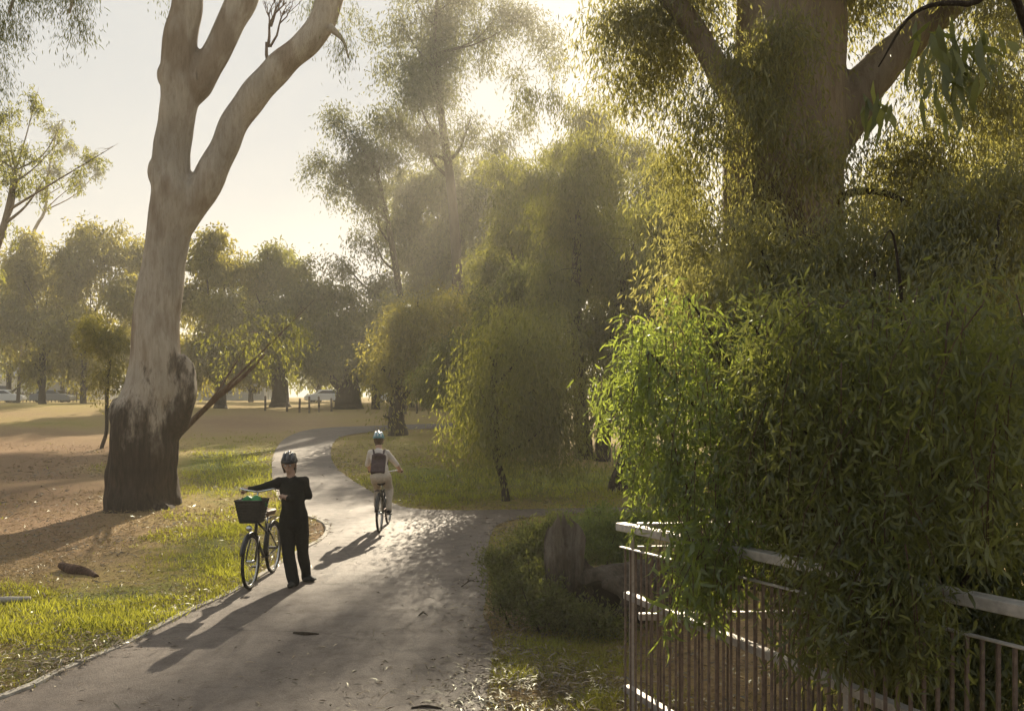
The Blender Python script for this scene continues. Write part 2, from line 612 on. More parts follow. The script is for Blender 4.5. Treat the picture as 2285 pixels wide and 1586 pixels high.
def build_ground():
    xs = np.concatenate([[-420, -250, -150, -100, -75, -58, -46, -38, -32], np.arange(-27, 16, .33), [17, 20, 25, 32, 42, 58, 80, 120, 180, 280, 420]])
    ys = np.concatenate([[-60, -30, -14], np.arange(-6, 5, 1.0), np.arange(5, 26, .25), np.arange(26, 50, .5), np.arange(50, 125, 2.5), [130, 150, 180, 230, 300, 400, 520]])
    X, Y = np.meshgrid(xs, ys)
    Z = gz(X, Y)
    # gentle unevenness away from the path
    near_path = np.full(X.shape, 1e9)
    pp = np.array(path_poly)
    for (a, b) in pp[::2]:
        near_path = np.minimum(near_path, (X - a) ** 2 + (Y - b) ** 2)
    ins = pip(X.ravel(), Y.ravel(), path_poly).reshape(X.shape)
    d = np.sqrt(near_path)
    d[ins] = 0
    k = np.clip((d - .5) / 2.5, 0, 1)
    Z = Z + k * (.05 * np.sin(X * .9 + 1.3 * np.sin(Y * .4)) + .04 * np.sin(Y * .8 + X * .33)) * np.clip(Y / 10, 0, 1)
    Z[ins] -= .03
    V = np.stack([X.ravel(), Y.ravel(), Z.ravel()], 1)
    nx, ny = len(xs), len(ys)
    i = np.arange(nx - 1)[None, :] + nx * np.arange(ny - 1)[:, None]
    i = i.ravel()
    F = np.stack([i, i + 1, i + 1 + nx, i + nx], 1)
    o = mesh_np('ground', V, F, M['ground'], smooth=True)
    a = o.data.attributes.new('green', 'FLOAT', 'POINT')
    a.data.foreach_set('value', greenness(X.ravel(), Y.ravel()).astype(np.float32))
    tag(o, 'dry park ground with patches of grass and bare earth', None, None, 'structure')


build_ground()


def build_edging():
    """concrete edging strip, cast in lengths, along the left side of the path"""
    root = thing('path_edging', 'thin pale concrete edging strip along the left side of the path', 'edging', (left_g[8][0], left_g[8][1], 0))
    pts = [Vector((x, y, 0)) for x, y in left_g if y < 24 and y > 2]
    # resample by length
    L = [0]
    for a, b in zip(pts, pts[1:]): L.append(L[-1] + (b - a).length)
    s, k = 0.0, 0
    while s < L[-1] - .4:
        e = min(s + 1.6 + .2 * random.random(), L[-1])
        mb = MB()
        q = []
        for t in np.linspace(s + .012, e - .012, 7):
            j = max(0, min(len(pts) - 2, int(np.searchsorted(L, t)) - 1))
            u = (t - L[j]) / max(1e-6, L[j + 1] - L[j])
            q.append(pts[j].lerp(pts[j + 1], u))
        V = []
        for i, p in enumerate(q):
            d = (q[min(i + 1, 6)] - q[max(i - 1, 0)]).normalized()
            n = Vector((-d.y, d.x, 0))
            z = .03 + .008 * math.sin(s * 3 + i)
            for off, zz in ((-.01, -.04), (.075, -.04), (.07, z), (.0, z)):
                V.append(p + n * off + Vector((0, 0, zz)))
        F = []
        for i in range(6):
            for j in range(4):
                F.append((i * 4 + j, i * 4 + (j + 1) % 4, i * 4 + 4 + (j + 1) % 4, i * 4 + 4 + j))
        F += [(3, 2, 1, 0), (24, 25, 26, 27)]
        mb.add(V, F)
        mb.build('edging_length', M['concrete'], root, smooth=False)
        s = e
        k += 1


build_edging()


# ---------------------------------------------------------------- foliage machinery
def unit(a):
    return a / np.maximum(np.linalg.norm(a, axis=-1, keepdims=True), 1e-9)


def leaf_arrays(p, d, ln, wd, detailed=False, curl=.25):
    n = len(p)
    r = unit(rng.normal(size=(n, 3)))
    side = unit(np.cross(d, r))
    nor = np.cross(side, d)
    ln = ln[:, None]; wd = wd[:, None]
    if not detailed:
        m = p + d * ln * .45 + nor * ln * curl * .25
        V = np.stack([p, m + side * wd * .5, p + d * ln - nor * ln * curl * .2, m - side * wd * .5], 1).reshape(-1, 3)
        F = np.arange(4 * n).reshape(n, 4)
        return V, F, 1
    c1 = p + d * ln * .3 + nor * ln * curl * .3 + side * ln * .04
    c2 = p + d * ln * .68 + nor * ln * curl * .25 + side * ln * .05
    tip = p + d * ln - side * ln * .06 - nor * ln * curl * .15
    V = np.stack([p, c1 - side * wd * .5, c1 + side * wd * .5, c2 - side * wd * .4, c2 + side * wd * .4, tip], 1).reshape(-1, 3)
    b = (6 * np.arange(n))[:, None]
    F = np.stack([b + np.array([[0, 2, 1]]), b + np.array([[1, 2, 4]]), b + np.array([[1, 4, 3]]), b + np.array([[3, 4, 5]])], 1).reshape(-1, 3)
    return V, F, 4


def crown(name, blobs, n, ln, wd, mat, parent, spray=.6, per=14, droop=.6, hang=.8, subs=7, subr=(.32, .55), shell=.45, detailed=False, keep=None, tint_bias=0.0, spread=.12):
    """leaves hung on sprays over many small clumps; blobs are (centre, (rx, ry, rz))"""
    C, Rd = [], []
    for c, r in blobs:
        c = np.array(c); r = np.array(r)
        for _ in range(subs):
            u = unit(rng.normal(size=3))
            C.append(c + u * r * rng.uniform(.35, .8)); Rd.append(r * rng.uniform(*subr))
        C.append(c); Rd.append(r * .55)
    C = np.array(C); Rd = np.array(Rd)
    wgt = Rd[:, 0] * Rd[:, 2]
    ns = max(1, n // per)
    idx = rng.choice(len(C), ns, p=wgt / wgt.sum())
    u = unit(rng.normal(size=(ns, 3)) + np.array([0, 0, .15]))
    pos = C[idx] + u * Rd[idx] * (rng.random((ns, 1)) ** shell)
    sd = unit(u * .7 + np.array([0, 0, -droop]) + rng.normal(size=(ns, 3)) * .35)
    L = spray * rng.uniform(.5, 1.3, size=(ns, 1))
    t = rng.random((ns, per, 1))
    p = pos[:, None] + sd[:, None] * (L[:, None] * t) + np.array([0, 0, -.3]) * (L[:, None] * t ** 2) + rng.normal(size=(ns, per, 3)) * spread * spray
    d = unit(sd[:, None] * .45 + np.array([0, 0, -hang]) + rng.normal(size=(ns, per, 3)) * .5)
    tint = np.clip(.45 + .27 * rng.normal(size=(ns, 1)) + .2 * rng.normal(size=(ns, per)) + tint_bias, 0, 1)
    p = p.reshape(-1, 3); d = d.reshape(-1, 3); tint = tint.ravel()
    if keep is not None:
        k = keep(p)
        p, d, tint = p[k], d[k], tint[k]
    n = len(p)
    V, F, m = leaf_arrays(p, d, ln * rng.uniform(.6, 1.3, n), wd * rng.uniform(.7, 1.25, n), detailed)
    return mesh_np(name, V, F, mat, parent, tint=np.repeat(tint, m))


def px_blobs(Y, lst):
    """(px, py, radius px, depth offset m, squash) -> world ellipsoids at about Y metres"""
    out = []
    for b in lst:
        px, py, r = b[:3]
        dy = b[3] if len(b) > 3 else 0
        sq = b[4] if len(b) > 4 else .85
        y = Y + dy
        rr = r * y / FPX
        out.append((tuple(P(px, py, y)), (rr, rr * .9, rr * sq)))
    return out


def tree(name, label, Y, base_px, trunk_px, blobs, n, ln, wd, leafm, barkm, limbs=6, seg=10, group=None, cat='tree', **kw):
    """trunk_px: (px, py, width px) from the ground up at distance Y; blobs in pixels"""
    x0 = (base_px - CX) * Y / FPX
    z0 = gzf(x0, Y)
    root = thing(name, label, cat, (x0, Y, z0), group)
    pts = [Vector((x0, Y, z0 - .25))]
    rad = [trunk_px[0][2] * Y / FPX * .62]
    for (px, py, wpx) in trunk_px:
        q = P(px, py, Y + .15 * math.sin(py))
        if q.z < z0 + .05: q.z = z0 + .12
        pts.append(q); rad.append(wpx * Y / FPX * .5)
    sp, sr = spline(pts, rad, 4)
    MB().tube(sp, sr, seg, True, .05, int(base_px)).build('trunk', barkm, root)
    W = px_blobs(Y, blobs)
    order = sorted(range(len(W)), key=lambda i: -W[i][1][0])[:limbs]
    for i in order:
        c = Vector(W[i][0]); r = W[i][1][0]
        zt = min(max(z0 + 1.0, c.z - 1.2 * r - .35 * abs(c.x - x0)), pts[-1].z)
        j = min(range(len(sp)), key=lambda q: abs(sp[q].z - zt))
        a = sp[j]
        mid = a.lerp(c, .5) + Vector((0, 0, -.08 * (c - a).length)) + Vector((random.uniform(-.1, .1), random.uniform(-.1, .1), 0)) * (c - a).length
        r0 = max(.03, sr[j] * .5)
        q, qr = spline([a, mid, c, c + (c - mid) * .4], [r0, r0 * .6, r0 * .28, r0 * .08], 4)
        lb = MB().tube(q, qr, 6, True, .05, i)
        for _ in range(4):      # twigs fork off inside the crown
            s = q[random.randrange(len(q) // 2, len(q))]
            u = Vector(unit(rng.normal(size=3)))
            e = c + u * r * .8
            m2 = s.lerp(e, .5) + Vector((0, 0, .06 * r))
            lb.tube([s, m2, e], [r0 * .2, r0 * .12, r0 * .04], 4)
        lb.build('limb', barkm, root)
    crown('crown', W, n, ln, wd, leafm, root, **kw)
    return root


# ---------------------------------------------------------------- the large gum by the path
def big_gum():
    Y = 18.6
    s = Y / FPX
    gx = (318 - CX) * s
    root = thing('gum_tree', 'huge pale-limbed gum tree with a dark rough base beside the path', 'tree', (gx, Y, 0))
    mb = MB()

    def tub(rows, dy=0.0, seg=18, wob=.02, seed=1):
        pts, rad = [], []
        for i, (px, py, wpx) in enumerate(rows):
            pts.append(P(px, py, Y + dy * i)); rad.append(wpx * s * .5)
        q, r = spline(pts, rad, 5)
        mb.tube(q, r, seg, True, wob, seed)
    tub([(317, 1170, 178), (317, 1130, 158), (318, 1085, 147), (318, 1050, 146), (320, 1000, 146), (324, 945, 142), (334, 900, 130), (343, 860, 116), (348, 800, 104), (352, 700, 97),
         (365, 600, 91), (377, 500, 95), (384, 440, 100), (382, 395, 90), (385, 340, 78), (392, 280, 76), (402, 220, 82), (402, 180, 84)], 0, wob=.028)
    tub([(395, 240, 70), (398, 180, 78), (400, 100, 76), (412, 50, 68), (420, 0, 68), (415, -120, 62), (395, -260, 52), (360, -420, 40), (310, -600, 26), (280, -740, 10)], -.02, seed=2)
    tub([(412, 235, 48), (440, 190, 62), (470, 140, 62), (495, 95, 62), (518, 45, 66), (542, -10, 72), (580, -120, 58), (600, -260, 48), (640, -430, 34), (650, -600, 16)], .05, seed=3)
    tub([(398, 520, 52), (420, 475, 66), (448, 430, 72), (470, 390, 72), (497, 335, 64), (525, 275, 63), (565, 215, 66), (628, 145, 68), (684, 95, 66), (718, 50, 64), (735, 0, 62), (775, -100, 54), (860, -230, 44), (960, -350, 28), (1020, -460, 10)], .03, seed=4)
    # torn limb stub and bulges
    tub([(362, 990, 40), (384, 945, 62), (404, 900, 58), (416, 855, 46), (414, 818, 34), (404, 792, 14)], -.02, seed=9, wob=.09)
    mb.ball(P(272, 925, Y + .05), (.28, .4, .42), 12, 9)
    mb.ball(P(352, 388, Y), (.23, .28, .38), 10, 8)
    mb.ball(P(372, 170, Y), (.2, .25, .3), 10, 8)
    mb.ball(P(352, 1150, Y - .3), (.5, .45, .3), 12, 8)
    mb.ball(P(280, 1150, Y - .3), (.5, .45, .3), 12, 8)
    V, N, F = remeshed(mb, .044, 5)
    # fibrous, fluted surface low down
    low = np.clip((3.6 - V[:, 2]) / 3.0, 0, 1)
    ang = np.arctan2(V[:, 1] - Y, V[:, 0] - gx)
    flute = np.sin(ang * 9 + np.sin(V[:, 2] * 1.7) * 1.3) * .5 + np.sin(ang * 23 + np.sin(V[:, 2] * 3.1 + 1) * 2) * .35 + np.sin(V[:, 2] * 13 + ang * 7) * .2
    V = V + N * ((flute * .022 + rough_noise(V, 3.0, 4, 4, (1.6, 1.6, .45)) * .03) * low + rough_noise(V, 1.1, 9, 3, (1, 1, .5)) * .016)[:, None]
    lump = np.sin(V[:, 2] * 2.3 + V[:, 0] * 3) * np.sin(V[:, 0] * 4 + V[:, 2] * 1.1)
    V = V + N * (lump * .018)[:, None]
    mesh_np('trunk', V, F, M['gum_bark'], root, smooth=True)
    # peeling bark strips
    for k, (px, py, h) in enumerate([(372, 930, 120), (300, 1000, 150), (349, 995, 110), (285, 870, 60), (332, 900, 130)]):
        a = P(px, py - h / 2, Y - .78 + .1 * (k % 2)); b = P(px + 4, py + h / 2, Y - .80 + .06 * (k % 2))
        mbk = MB()
        n = 7
        Vs = []
        for i in range(n):
            t = i / (n - 1)
            c = a.lerp(b, t)
            wv = (.05 + .05 * math.sin(math.pi * t)) * (1 + .3 * math.sin(i * 2.1 + k))
            c.y += .03 * math.sin(i * 1.4 + k) - .03
            Vs += [c + Vector((-wv, .05, 0)), c + Vector((0, -.015, 0)), c + Vector((wv, .05, 0)), c + Vector((0, .07, 0))]
        Fs = []
        for i in range(n - 1):
            for j in range(4):
                Fs.append((i * 4 + j, i * 4 + (j + 1) % 4, i * 4 + 4 + (j + 1) % 4, i * 4 + 4 + j))
        Fs += [(3, 2, 1, 0), tuple(4 * (n - 1) + j for j in range(4))]
        mbk.add(Vs, Fs)
    # dead twiggy branchlet rising from the right limb
    tw = MB()
    rr = random.Random(3)

    def twig(p, d, l, r, depth):
        e = p + d * l
        m = p.lerp(e, .5) + Vector((rr.uniform(-1, 1), rr.uniform(-.5, .5), rr.uniform(-.3, .6))) * l * .12
        tw.tube([p, m, e], [r, r * .8, r * .6], 5)
        if depth:
            for _ in range(2 + (rr.random() < .5)):
                dd = (d + Vector((rr.uniform(-.75, .75), rr.uniform(-.6, .6), rr.uniform(-.1, .5)))).normalized()
                twig(m.lerp(e, rr.uniform(.2, 1)), dd, l * rr.uniform(.55, .85), r * .58, depth - 1)
    twig(P(601, 150, Y + .2), Vector((-.12, 0, 1)).normalized(), .55, .05, 0)
    twig(P(598, 105, Y + .2), Vector((.05, 0, 1)).normalized(), .5, .04, 4)
    twig(P(603, 105, Y + .2), Vector((.35, .1, 1)).normalized(), .6, .03, 3)
    twig(P(605, 60, Y + .2), Vector((.6, -.1, .9)).normalized(), .6, .025, 3)
    tw.build('twiggy_branchlet', M['red_bark'], root)
    # drooping side branches that bring the hanging leaves at the top left
    for k, rows in enumerate([[(330, -420, 40), (220, -330, 30), (110, -200, 22), (60, -90, 12), (20, 30, 6)], [(330, -400, 24), (260, -200, 16), (180, -60, 10), (155, 30, 5)],
                              [(735, 60, 20), (765, 90, 8), (778, 130, 4)]]):
        q, r = spline([P(a, b, Y - .8 * k * (k < 2)) for a, b, c in rows], [c * s * .5 for a, b, c in rows], 5)
        MB().tube(q, r, 7).build('limb', M['gum_bark'], root)
    bl = px_blobs(Y, [(12, 40, 45, 0, 1.6), (5, 140, 36, .3, 1.4), (160, -20, 60, -.6, .8), (178, 45, 26, -.7, 1.4), (80, -30, 60, 0, .7), (140, 60, 12, -.7, 2.2),
                      (775, 95, 24, 0, 1.4), (735, 110, 10, 0, 1.6), (780, 8, 20, 0, 1.0), (705, 0, 40, .5, .6), (375, -20, 22, 1, .6)])
    crown('foliage', bl, 5200, .13, .017, M['leaf_dark'], root, spray=.5, per=10, droop=1.4, hang=1.4, subs=5, spread=.2)
    bl = px_blobs(Y, [(100, -250, 190), (330, -600, 260, 1), (280, -850, 240, -2), (600, -520, 260, 2), (650, -800, 230), (950, -420, 230, -1), (1050, -560, 200, 2), (80, -480, 200, -3), (450, -1000, 200)])
    crown('crown', bl, 26000, .18, .035, M['leaf_olive'], root, spray=.8, per=14, droop=.9)
    return root


big_gum()

# ---------------------------------------------------------------- trees
# saplings beside and behind the gum
tree('sapling', 'thin reddish sapling leaning out from behind the huge gum trunk', 21.5, 268, [(300, 1068, 17), (400, 968, 15), (470, 900, 12), (545, 838, 8), (590, 790, 5)],
     [(600, 770, 70), (545, 780, 60), (650, 720, 60), (500, 740, 50), (580, 700, 50)], 1100, .13, .03, M['leaf_olive'], M['red_bark'], 3, spray=.6, subs=12, subr=(.16, .4))
tree('sapling', 'slim young tree standing just left of the huge gum trunk', 38, 226, [(228, 995, 9), (238, 960, 8), (238, 900, 8), (240, 850, 7), (246, 780, 5)],
     [(250, 760, 65), (225, 830, 40), (285, 850, 38), (205, 720, 50)], 5000, .2, .05, M['leaf_yellow'], M['dark_bark'], 4, spray=.8, subs=12, subr=(.14, .45), shell=.8)
# small weeping tree in the lawn on the right of the fork
tree('weeping_tree', 'small weeping tree with a bent slender trunk on the lawn by the fork', 19.4, 1128, [(1128, 1108, 20), (1122, 1070, 16), (1108, 1020, 16), (1102, 960, 18), (1100, 880, 14), (1105, 800, 9)],
     [(1135, 720, 50, .6), (1175, 770, 62, -.6), (1235, 830, 50, .5), (1095, 800, 46, .3), (1075, 880, 46, -.5), (1185, 890, 60, .5), (1110, 930, 46, -.8, .7), (1245, 925, 44, .4, .8), (1035, 930, 30, 1.2, .7), (1160, 970, 40, .8, .5), (1075, 980, 40, .4, .4), (1255, 975, 30, 0, .4), (1215, 720, 40, .5)],
     24000, .15, .03, M['leaf_olive'], M['dark_bark'], 10, spray=1.0, droop=1.1, hang=1.0, subs=14, subr=(.12, .5), shell=1.0, spread=.34)
# pair of dark trunks and the trees over the lawn
tree('twin_gum', 'left of two dark trunks standing close together at the back of the lawn', 32, 1302, [(1304, 1010, 42), (1300, 960, 36), (1296, 900, 34), (1290, 800, 30), (1285, 650, 24), (1290, 480, 14)],
     [(1260, 420, 95), (1330, 560, 110, 1), (1230, 640, 90, -1), (1300, 760, 100), (1225, 800, 70, 1), (1320, 330, 70), (1360, 860, 70, -1)],
     42000, .2, .045, M['leaf_olive'], M['dark_bark'], 7, spray=.9, droop=1.1, hang=1.1)
tree('twin_gum', 'right of two dark trunks standing close together at the back of the lawn', 31, 1345, [(1345, 1025, 40), (1347, 970, 34), (1352, 900, 32), (1370, 780, 26), (1390, 600, 18)],
     [(1420, 560, 110), (1400, 700, 110, 1), (1470, 420, 110), (1440, 820, 90, -1), (1500, 640, 120, 2)],
     34000, .2, .045, M['leaf_olive'], M['dark_bark'], 5, spray=.9, droop=1.1, hang=1.1)
tree('leaning_gum', 'dark leaning trunk rising behind the bright leafy edge of the near tree', 21.7, 1378, [(1380, 1080, 46), (1390, 1040, 34), (1405, 980, 30), (1430, 850, 28), (1460, 700, 24), (1500, 500, 18)],
     [(1500, 480, 100), (1560, 640, 120, 1), (1480, 760, 90, -1), (1600, 820, 110, 1)],
     30000, .17, .035, M['leaf_olive'], M['dark_bark'], 5, spray=.8, droop=1.2, hang=1.2)
tree('spreading_tree', 'thick short trunk with spreading low branches in the middle of the lawn', 33, 1112, [(1112, 1010, 58), (1110, 960, 52), (1115, 900, 48), (1125, 830, 36), (1140, 730, 22)],
     [(1130, 700, 100), (1060, 780, 90, 1), (1200, 760, 80, -1), (1170, 640, 80, 1), (1030, 860, 70), (1190, 880, 70, 1), (970, 840, 56, 2), (1010, 780, 50, 1)],
     32000, .2, .045, M['leaf_dark'], M['dark_bark'], 7, spray=.8, droop=1.0)
tree('gum_tree', 'bushy tree with sunlit yellow leaves and a flared trunk right of the path bend', 45, 888, [(889, 965, 46), (885, 935, 36), (888, 900, 34), (900, 840, 28), (920, 740, 16)],
     [(905, 740, 60), (880, 800, 60, 1), (950, 790, 70), (930, 700, 60, -1), (860, 830, 24, -1), (985, 690, 60, 2), (862, 930, 12, -2)],
     28000, .24, .07, M['leaf_yellow'], M['dark_bark'], 7, spray=1.2, droop=.8, subs=13, subr=(.14, .5), shell=.9, spread=.3)
# the tall central gums
tree('tall_gum', 'tall gum with a dense dark round crown in the middle distance', 110, 985, [(985, 900, 30), (982, 880, 26), (985, 760, 24), (990, 650, 22), (1000, 520, 18), (1005, 400, 10)],
     [(960, 430, 95), (930, 510, 75, 2), (1040, 450, 100, -2), (1010, 560, 90), (900, 570, 45), (1090, 400, 80, 2), (1110, 530, 80), (950, 590, 60, -2), (1060, 610, 70, 2), (1140, 470, 70), (1000, 380, 60), (885, 500, 40), (1190, 560, 70), (1180, 640, 70), (1000, 660, 70), (1080, 690, 80), (930, 640, 50)],
     80000, .62, .22, M['leaf_olive'], M['dark_bark'], 8, spray=1.5, droop=.8, tint_bias=-.1)
tree('tall_gum', 'very tall open-crowned gum with separate leaf clumps against the sky', 90, 1035, [(1030, 905, 34), (1025, 800, 28), (1020, 600, 24), (1005, 400, 20), (985, 260, 16), (970, 120, 10), (975, 0, 7)],
     [(900, 60, 44, 0, .8), (945, 130, 60), (985, 40, 60, 2), (985, 190, 46), (930, 210, 56, -2), (875, 262, 56, 1), (950, 300, 60), (905, 140, 40), (960, 85, 40), (1010, 115, 40, 2), (1070, 70, 46, 2), (1120, 20, 46), (1045, 280, 40, -2), (1110, 310, 36),
      (840, 250, 26, -1), (830, 60, 22), (790, 25, 14), (1030, -40, 60), (920, -50, 50), (1170, 40, 40), (1215, 70, 30), (1150, 150, 22), (850, 150, 22), (1172, 254, 28, 3), (1232, 122, 28), (1080, 130, 20)],
     36000, .46, .13, M['leaf_grey'], M['dark_bark'], 16, spray=2.2, droop=1.0, subs=14, subr=(.12, .5), shell=.9, spread=.26)
tree('gum_tree', 'light open gum spraying small leaf tufts left towards the sky', 78, 905, [(915, 908, 20), (905, 800, 18), (890, 640, 16), (870, 520, 13), (850, 420, 9), (830, 340, 5)],
     [(750, 255, 26, 0, 1.1), (770, 300, 22), (715, 355, 26), (690, 365, 18), (760, 375, 34), (800, 300, 30), (820, 350, 42), (745, 420, 20), (815, 420, 44), (840, 470, 36), (860, 340, 40), (800, 370, 30, 2), (838, 540, 24), (770, 590, 24), (735, 580, 20), (800, 520, 20), (860, 640, 50)],
     20000, .36, .1, M['leaf_grey'], M['dark_bark'], 13, spray=1.7, droop=.9, subs=12, subr=(.12, .5), shell=.9, spread=.26)
tree('tall_gum', 'tall weeping gum under the sun beside the near tree', 52, 1240, [(1235, 930, 34), (1235, 800, 28), (1245, 600, 24), (1262, 400, 14), (1275, 300, 5)],
     [(1335, 250, 58), (1262, 340, 60), (1180, 390, 60, 2), (1330, 380, 90), (1235, 205, 22), (1390, 330, 80), (1200, 480, 70), (1290, 500, 90), (1250, 600, 80), (1380, 480, 80, 2), (1350, 620, 90), (1180, 208, 28), (1120, 430, 30), (1300, 300, 40), (1290, 238, 32)],
     44000, .3, .075, M['leaf_olive'], M['gum_bark_far'], 10, spray=1.4, droop=1.3, hang=1.3, tint_bias=.1)

tree('gum_tree', 'dense olive gum filling the middle between the tall open gum and the sunlit weeping gum', 62, 1150, [(1150, 925, 30), (1150, 850, 26), (1155, 700, 22), (1165, 520, 14), (1170, 400, 8)],
     [(1130, 385, 56), (1200, 430, 66, 1), (1145, 500, 74, -1), (1215, 545, 66), (1095, 600, 66, 1), (1180, 640, 76), (1060, 680, 66, -1), (1225, 345, 40), (1130, 740, 70), (1040, 760, 60, 1)],
     40000, .32, .1, M['leaf_olive'], M['dark_bark'], 9, spray=1.2, droop=1.0, subs=12, subr=(.16, .5), shell=.8, spread=.2)
tree('park_tree', 'dark bushy tree behind the path bend right of the slim shaded tree', 76, 985, [(985, 915, 26), (985, 880, 22), (985, 780, 14)],
     [(970, 720, 60), (1020, 750, 60, 2), (960, 790, 60), (1010, 830, 60, -2), (930, 840, 46), (980, 870, 46), (1040, 860, 46)],
     20000, .42, .15, M['leaf_olive'], M['dark_bark'], 6, 9, 'far line of park trees', spray=1.3, droop=.8, subs=11, subr=(.16, .5), shell=.7, spread=.18)

# the far line of trees on the left and behind the path bend
FAR = [
    ('broad olive tree at the far left edge of the park', 78, 95, [(95, 905, 18), (95, 860, 15), (95, 740, 12)], [(40, 600, 70), (110, 640, 80, 3), (50, 720, 90), (140, 730, 70, -3), (70, 800, 60), (10, 680, 60), (150, 580, 50), (60, 545, 40)], 'leaf_yellow', 22000),
    ('rounded golden-olive tree left of the huge gum with a short dark trunk', 80, 186, [(186, 902, 14), (186, 860, 12), (190, 740, 10)], [(230, 540, 70), (290, 560, 60, 3), (200, 620, 80), (270, 660, 80, -3), (180, 720, 70), (270, 760, 70), (170, 800, 50), (180, 520, 40), (310, 640, 50)], 'leaf_yellow', 24000),
    ('olive tree directly right of the huge gum trunk with a stout dark trunk', 70, 492, [(492, 932, 30), (492, 890, 24), (490, 740, 16)], [(460, 570, 60), (510, 590, 60, 3), (450, 660, 70), (520, 680, 70, -3), (480, 760, 80), (440, 780, 60), (540, 780, 60), (480, 530, 36), (430, 830, 40)], 'leaf_yellow', 22000),
    ('dome-topped dark tree at the far end of the park, left of the path', 76, 625, [(625, 922, 44), (625, 880, 36), (625, 740, 20)], [(600, 600, 62), (650, 590, 56, 3), (690, 650, 60), (580, 680, 70, -3), (640, 700, 80), (560, 620, 40), (600, 780, 70), (680, 760, 60), (720, 640, 36), (610, 560, 30)], 'leaf_olive', 24000),
    ('low shaded tree behind the path bend with a very wide dark trunk', 74, 778, [(778, 925, 62), (778, 880, 54), (780, 800, 30)], [(740, 720, 50), (790, 710, 50, 3), (770, 790, 70), (720, 790, 60, -3), (820, 760, 50), (830, 690, 30), (700, 730, 40), (770, 660, 30, 2)], 'leaf_olive', 20000),
    ('slim shaded tree just right of the wide dark trunk at the path bend', 72, 838, [(838, 915, 20), (838, 880, 18), (842, 800, 12)], [(860, 720, 50), (840, 780, 50, 2), (870, 670, 30), (880, 830, 50)], 'leaf_olive', 11000),
    ('golden tree filling the gap behind the huge gum trunk', 97, 340, [(340, 897, 14), (340, 850, 12), (340, 740, 9)], [(340, 600, 60), (300, 660, 60, 3), (380, 680, 60), (330, 740, 70), (390, 780, 50, -3), (290, 800, 50), (350, 830, 40)], 'leaf_yellow', 15000),
    ('pale gold tree in the second row between the stout trunk and the dome-topped tree', 98, 560, [(560, 897, 12), (560, 850, 10), (560, 740, 8)], [(560, 660, 50), (540, 720, 60), (590, 740, 60, 3), (550, 790, 60), (600, 820, 50, -3), (530, 830, 40)], 'leaf_yellow', 14000),
    ('second row tree above the white car at the far end', 104, 712, [(712, 895, 12), (712, 850, 10), (712, 760, 8)], [(710, 680, 46), (740, 740, 56), (690, 760, 56, 3), (720, 810, 60), (760, 800, 40), (670, 820, 40)], 'leaf_olive', 13000),
    ('second row tree at the far left behind the broad olive tree', 100, 20, [(20, 896, 12), (20, 850, 10), (20, 740, 8)], [(10, 620, 60), (40, 700, 70), (-20, 720, 70, 3), (20, 790, 60), (90, 740, 50), (60, 830, 40), (120, 820, 40)], 'leaf_olive', 14000),
    ('second row golden tree between the two far left trees', 102, 140, [(140, 895, 12), (140, 850, 10), (140, 740, 8)], [(150, 620, 50), (130, 700, 60), (180, 700, 60, 3), (150, 780, 60), (210, 780, 50), (230, 840, 40), (190, 840, 40)], 'leaf_yellow', 14000),
    ('second row tree behind the slim shaded tree at the path bend', 100, 850, [(850, 895, 14), (850, 850, 12), (850, 760, 8)], [(860, 700, 46), (840, 760, 56), (880, 780, 56, 3), (850, 830, 50), (810, 820, 40)], 'leaf_olive', 13000),
]
for lab, Y, bx, tr, bl, lm, n in FAR:
    tree('park_tree', lab, Y, bx, tr, bl, n, .42, .15, M[lm], M['dark_bark'], 6, 9, 'far line of park trees', spray=1.3, droop=.8, subs=11, subr=(.16, .5), shell=.7, spread=.18)

# tree at the left edge with thin bare limbs
tree('gum_tree', 'open gum at the left edge with thin forked limbs against the sky', 42, -60, [(-60, 990, 34), (-60, 800, 28), (-30, 620, 22), (10, 500, 14), (35, 380, 9)],
     [(20, 260, 46), (78, 228, 26, 0, 1.2), (10, 330, 50), (60, 340, 36), (130, 290, 20), (120, 330, 26), (180, 380, 20), (215, 350, 22), (195, 330, 14), (35, 400, 44), (100, 400, 28), (24, 510, 20, 0, 1.2), (-60, 380, 120), (-80, 240, 120), (145, 260, 13), (170, 410, 20), (95, 440, 18), (-70, 560, 90)],
     15000, .2, .055, M['leaf_olive'], M['gum_bark_far'], 12, spray=.6, subs=8, subr=(.25, .45))
tree('sapling', 'slender grey-limbed young gum leaning right at the left edge of the sky', 92, 40, [(40, 900, 8), (50, 760, 8), (70, 540, 7), (100, 470, 6), (105, 400, 4), (125, 300, 3)],
     [(130, 285, 24), (150, 320, 22), (205, 350, 24), (220, 380, 18), (120, 370, 24), (180, 400, 18), (90, 420, 20)],
     3600, .36, .09, M['leaf_grey'], M['gum_bark_far'], 7, spray=.9, subs=8, subr=(.25, .45))

# distant belt of trees closing the view
def far_wood():
    blobs = []
    for x in np.arange(-150, 130, 7.0):
        y = 135 + 12 * math.sin(x * .21) + rng.uniform(-6, 6)
        h = 11 + 4 * math.sin(x * .13 + 1) + rng.uniform(-2, 2)
        blobs.append(((x, y, 2 + h * .45), (7, 5, h * .5)))
    o = crown('distant_wood', blobs, 30000, .9, .4, M['leaf_olive'], None, spray=1.6, droop=.5)
    tag(o, 'distant olive belt of trees closing the view beyond the park', 'woodland', None, 'stuff')


far_wood()


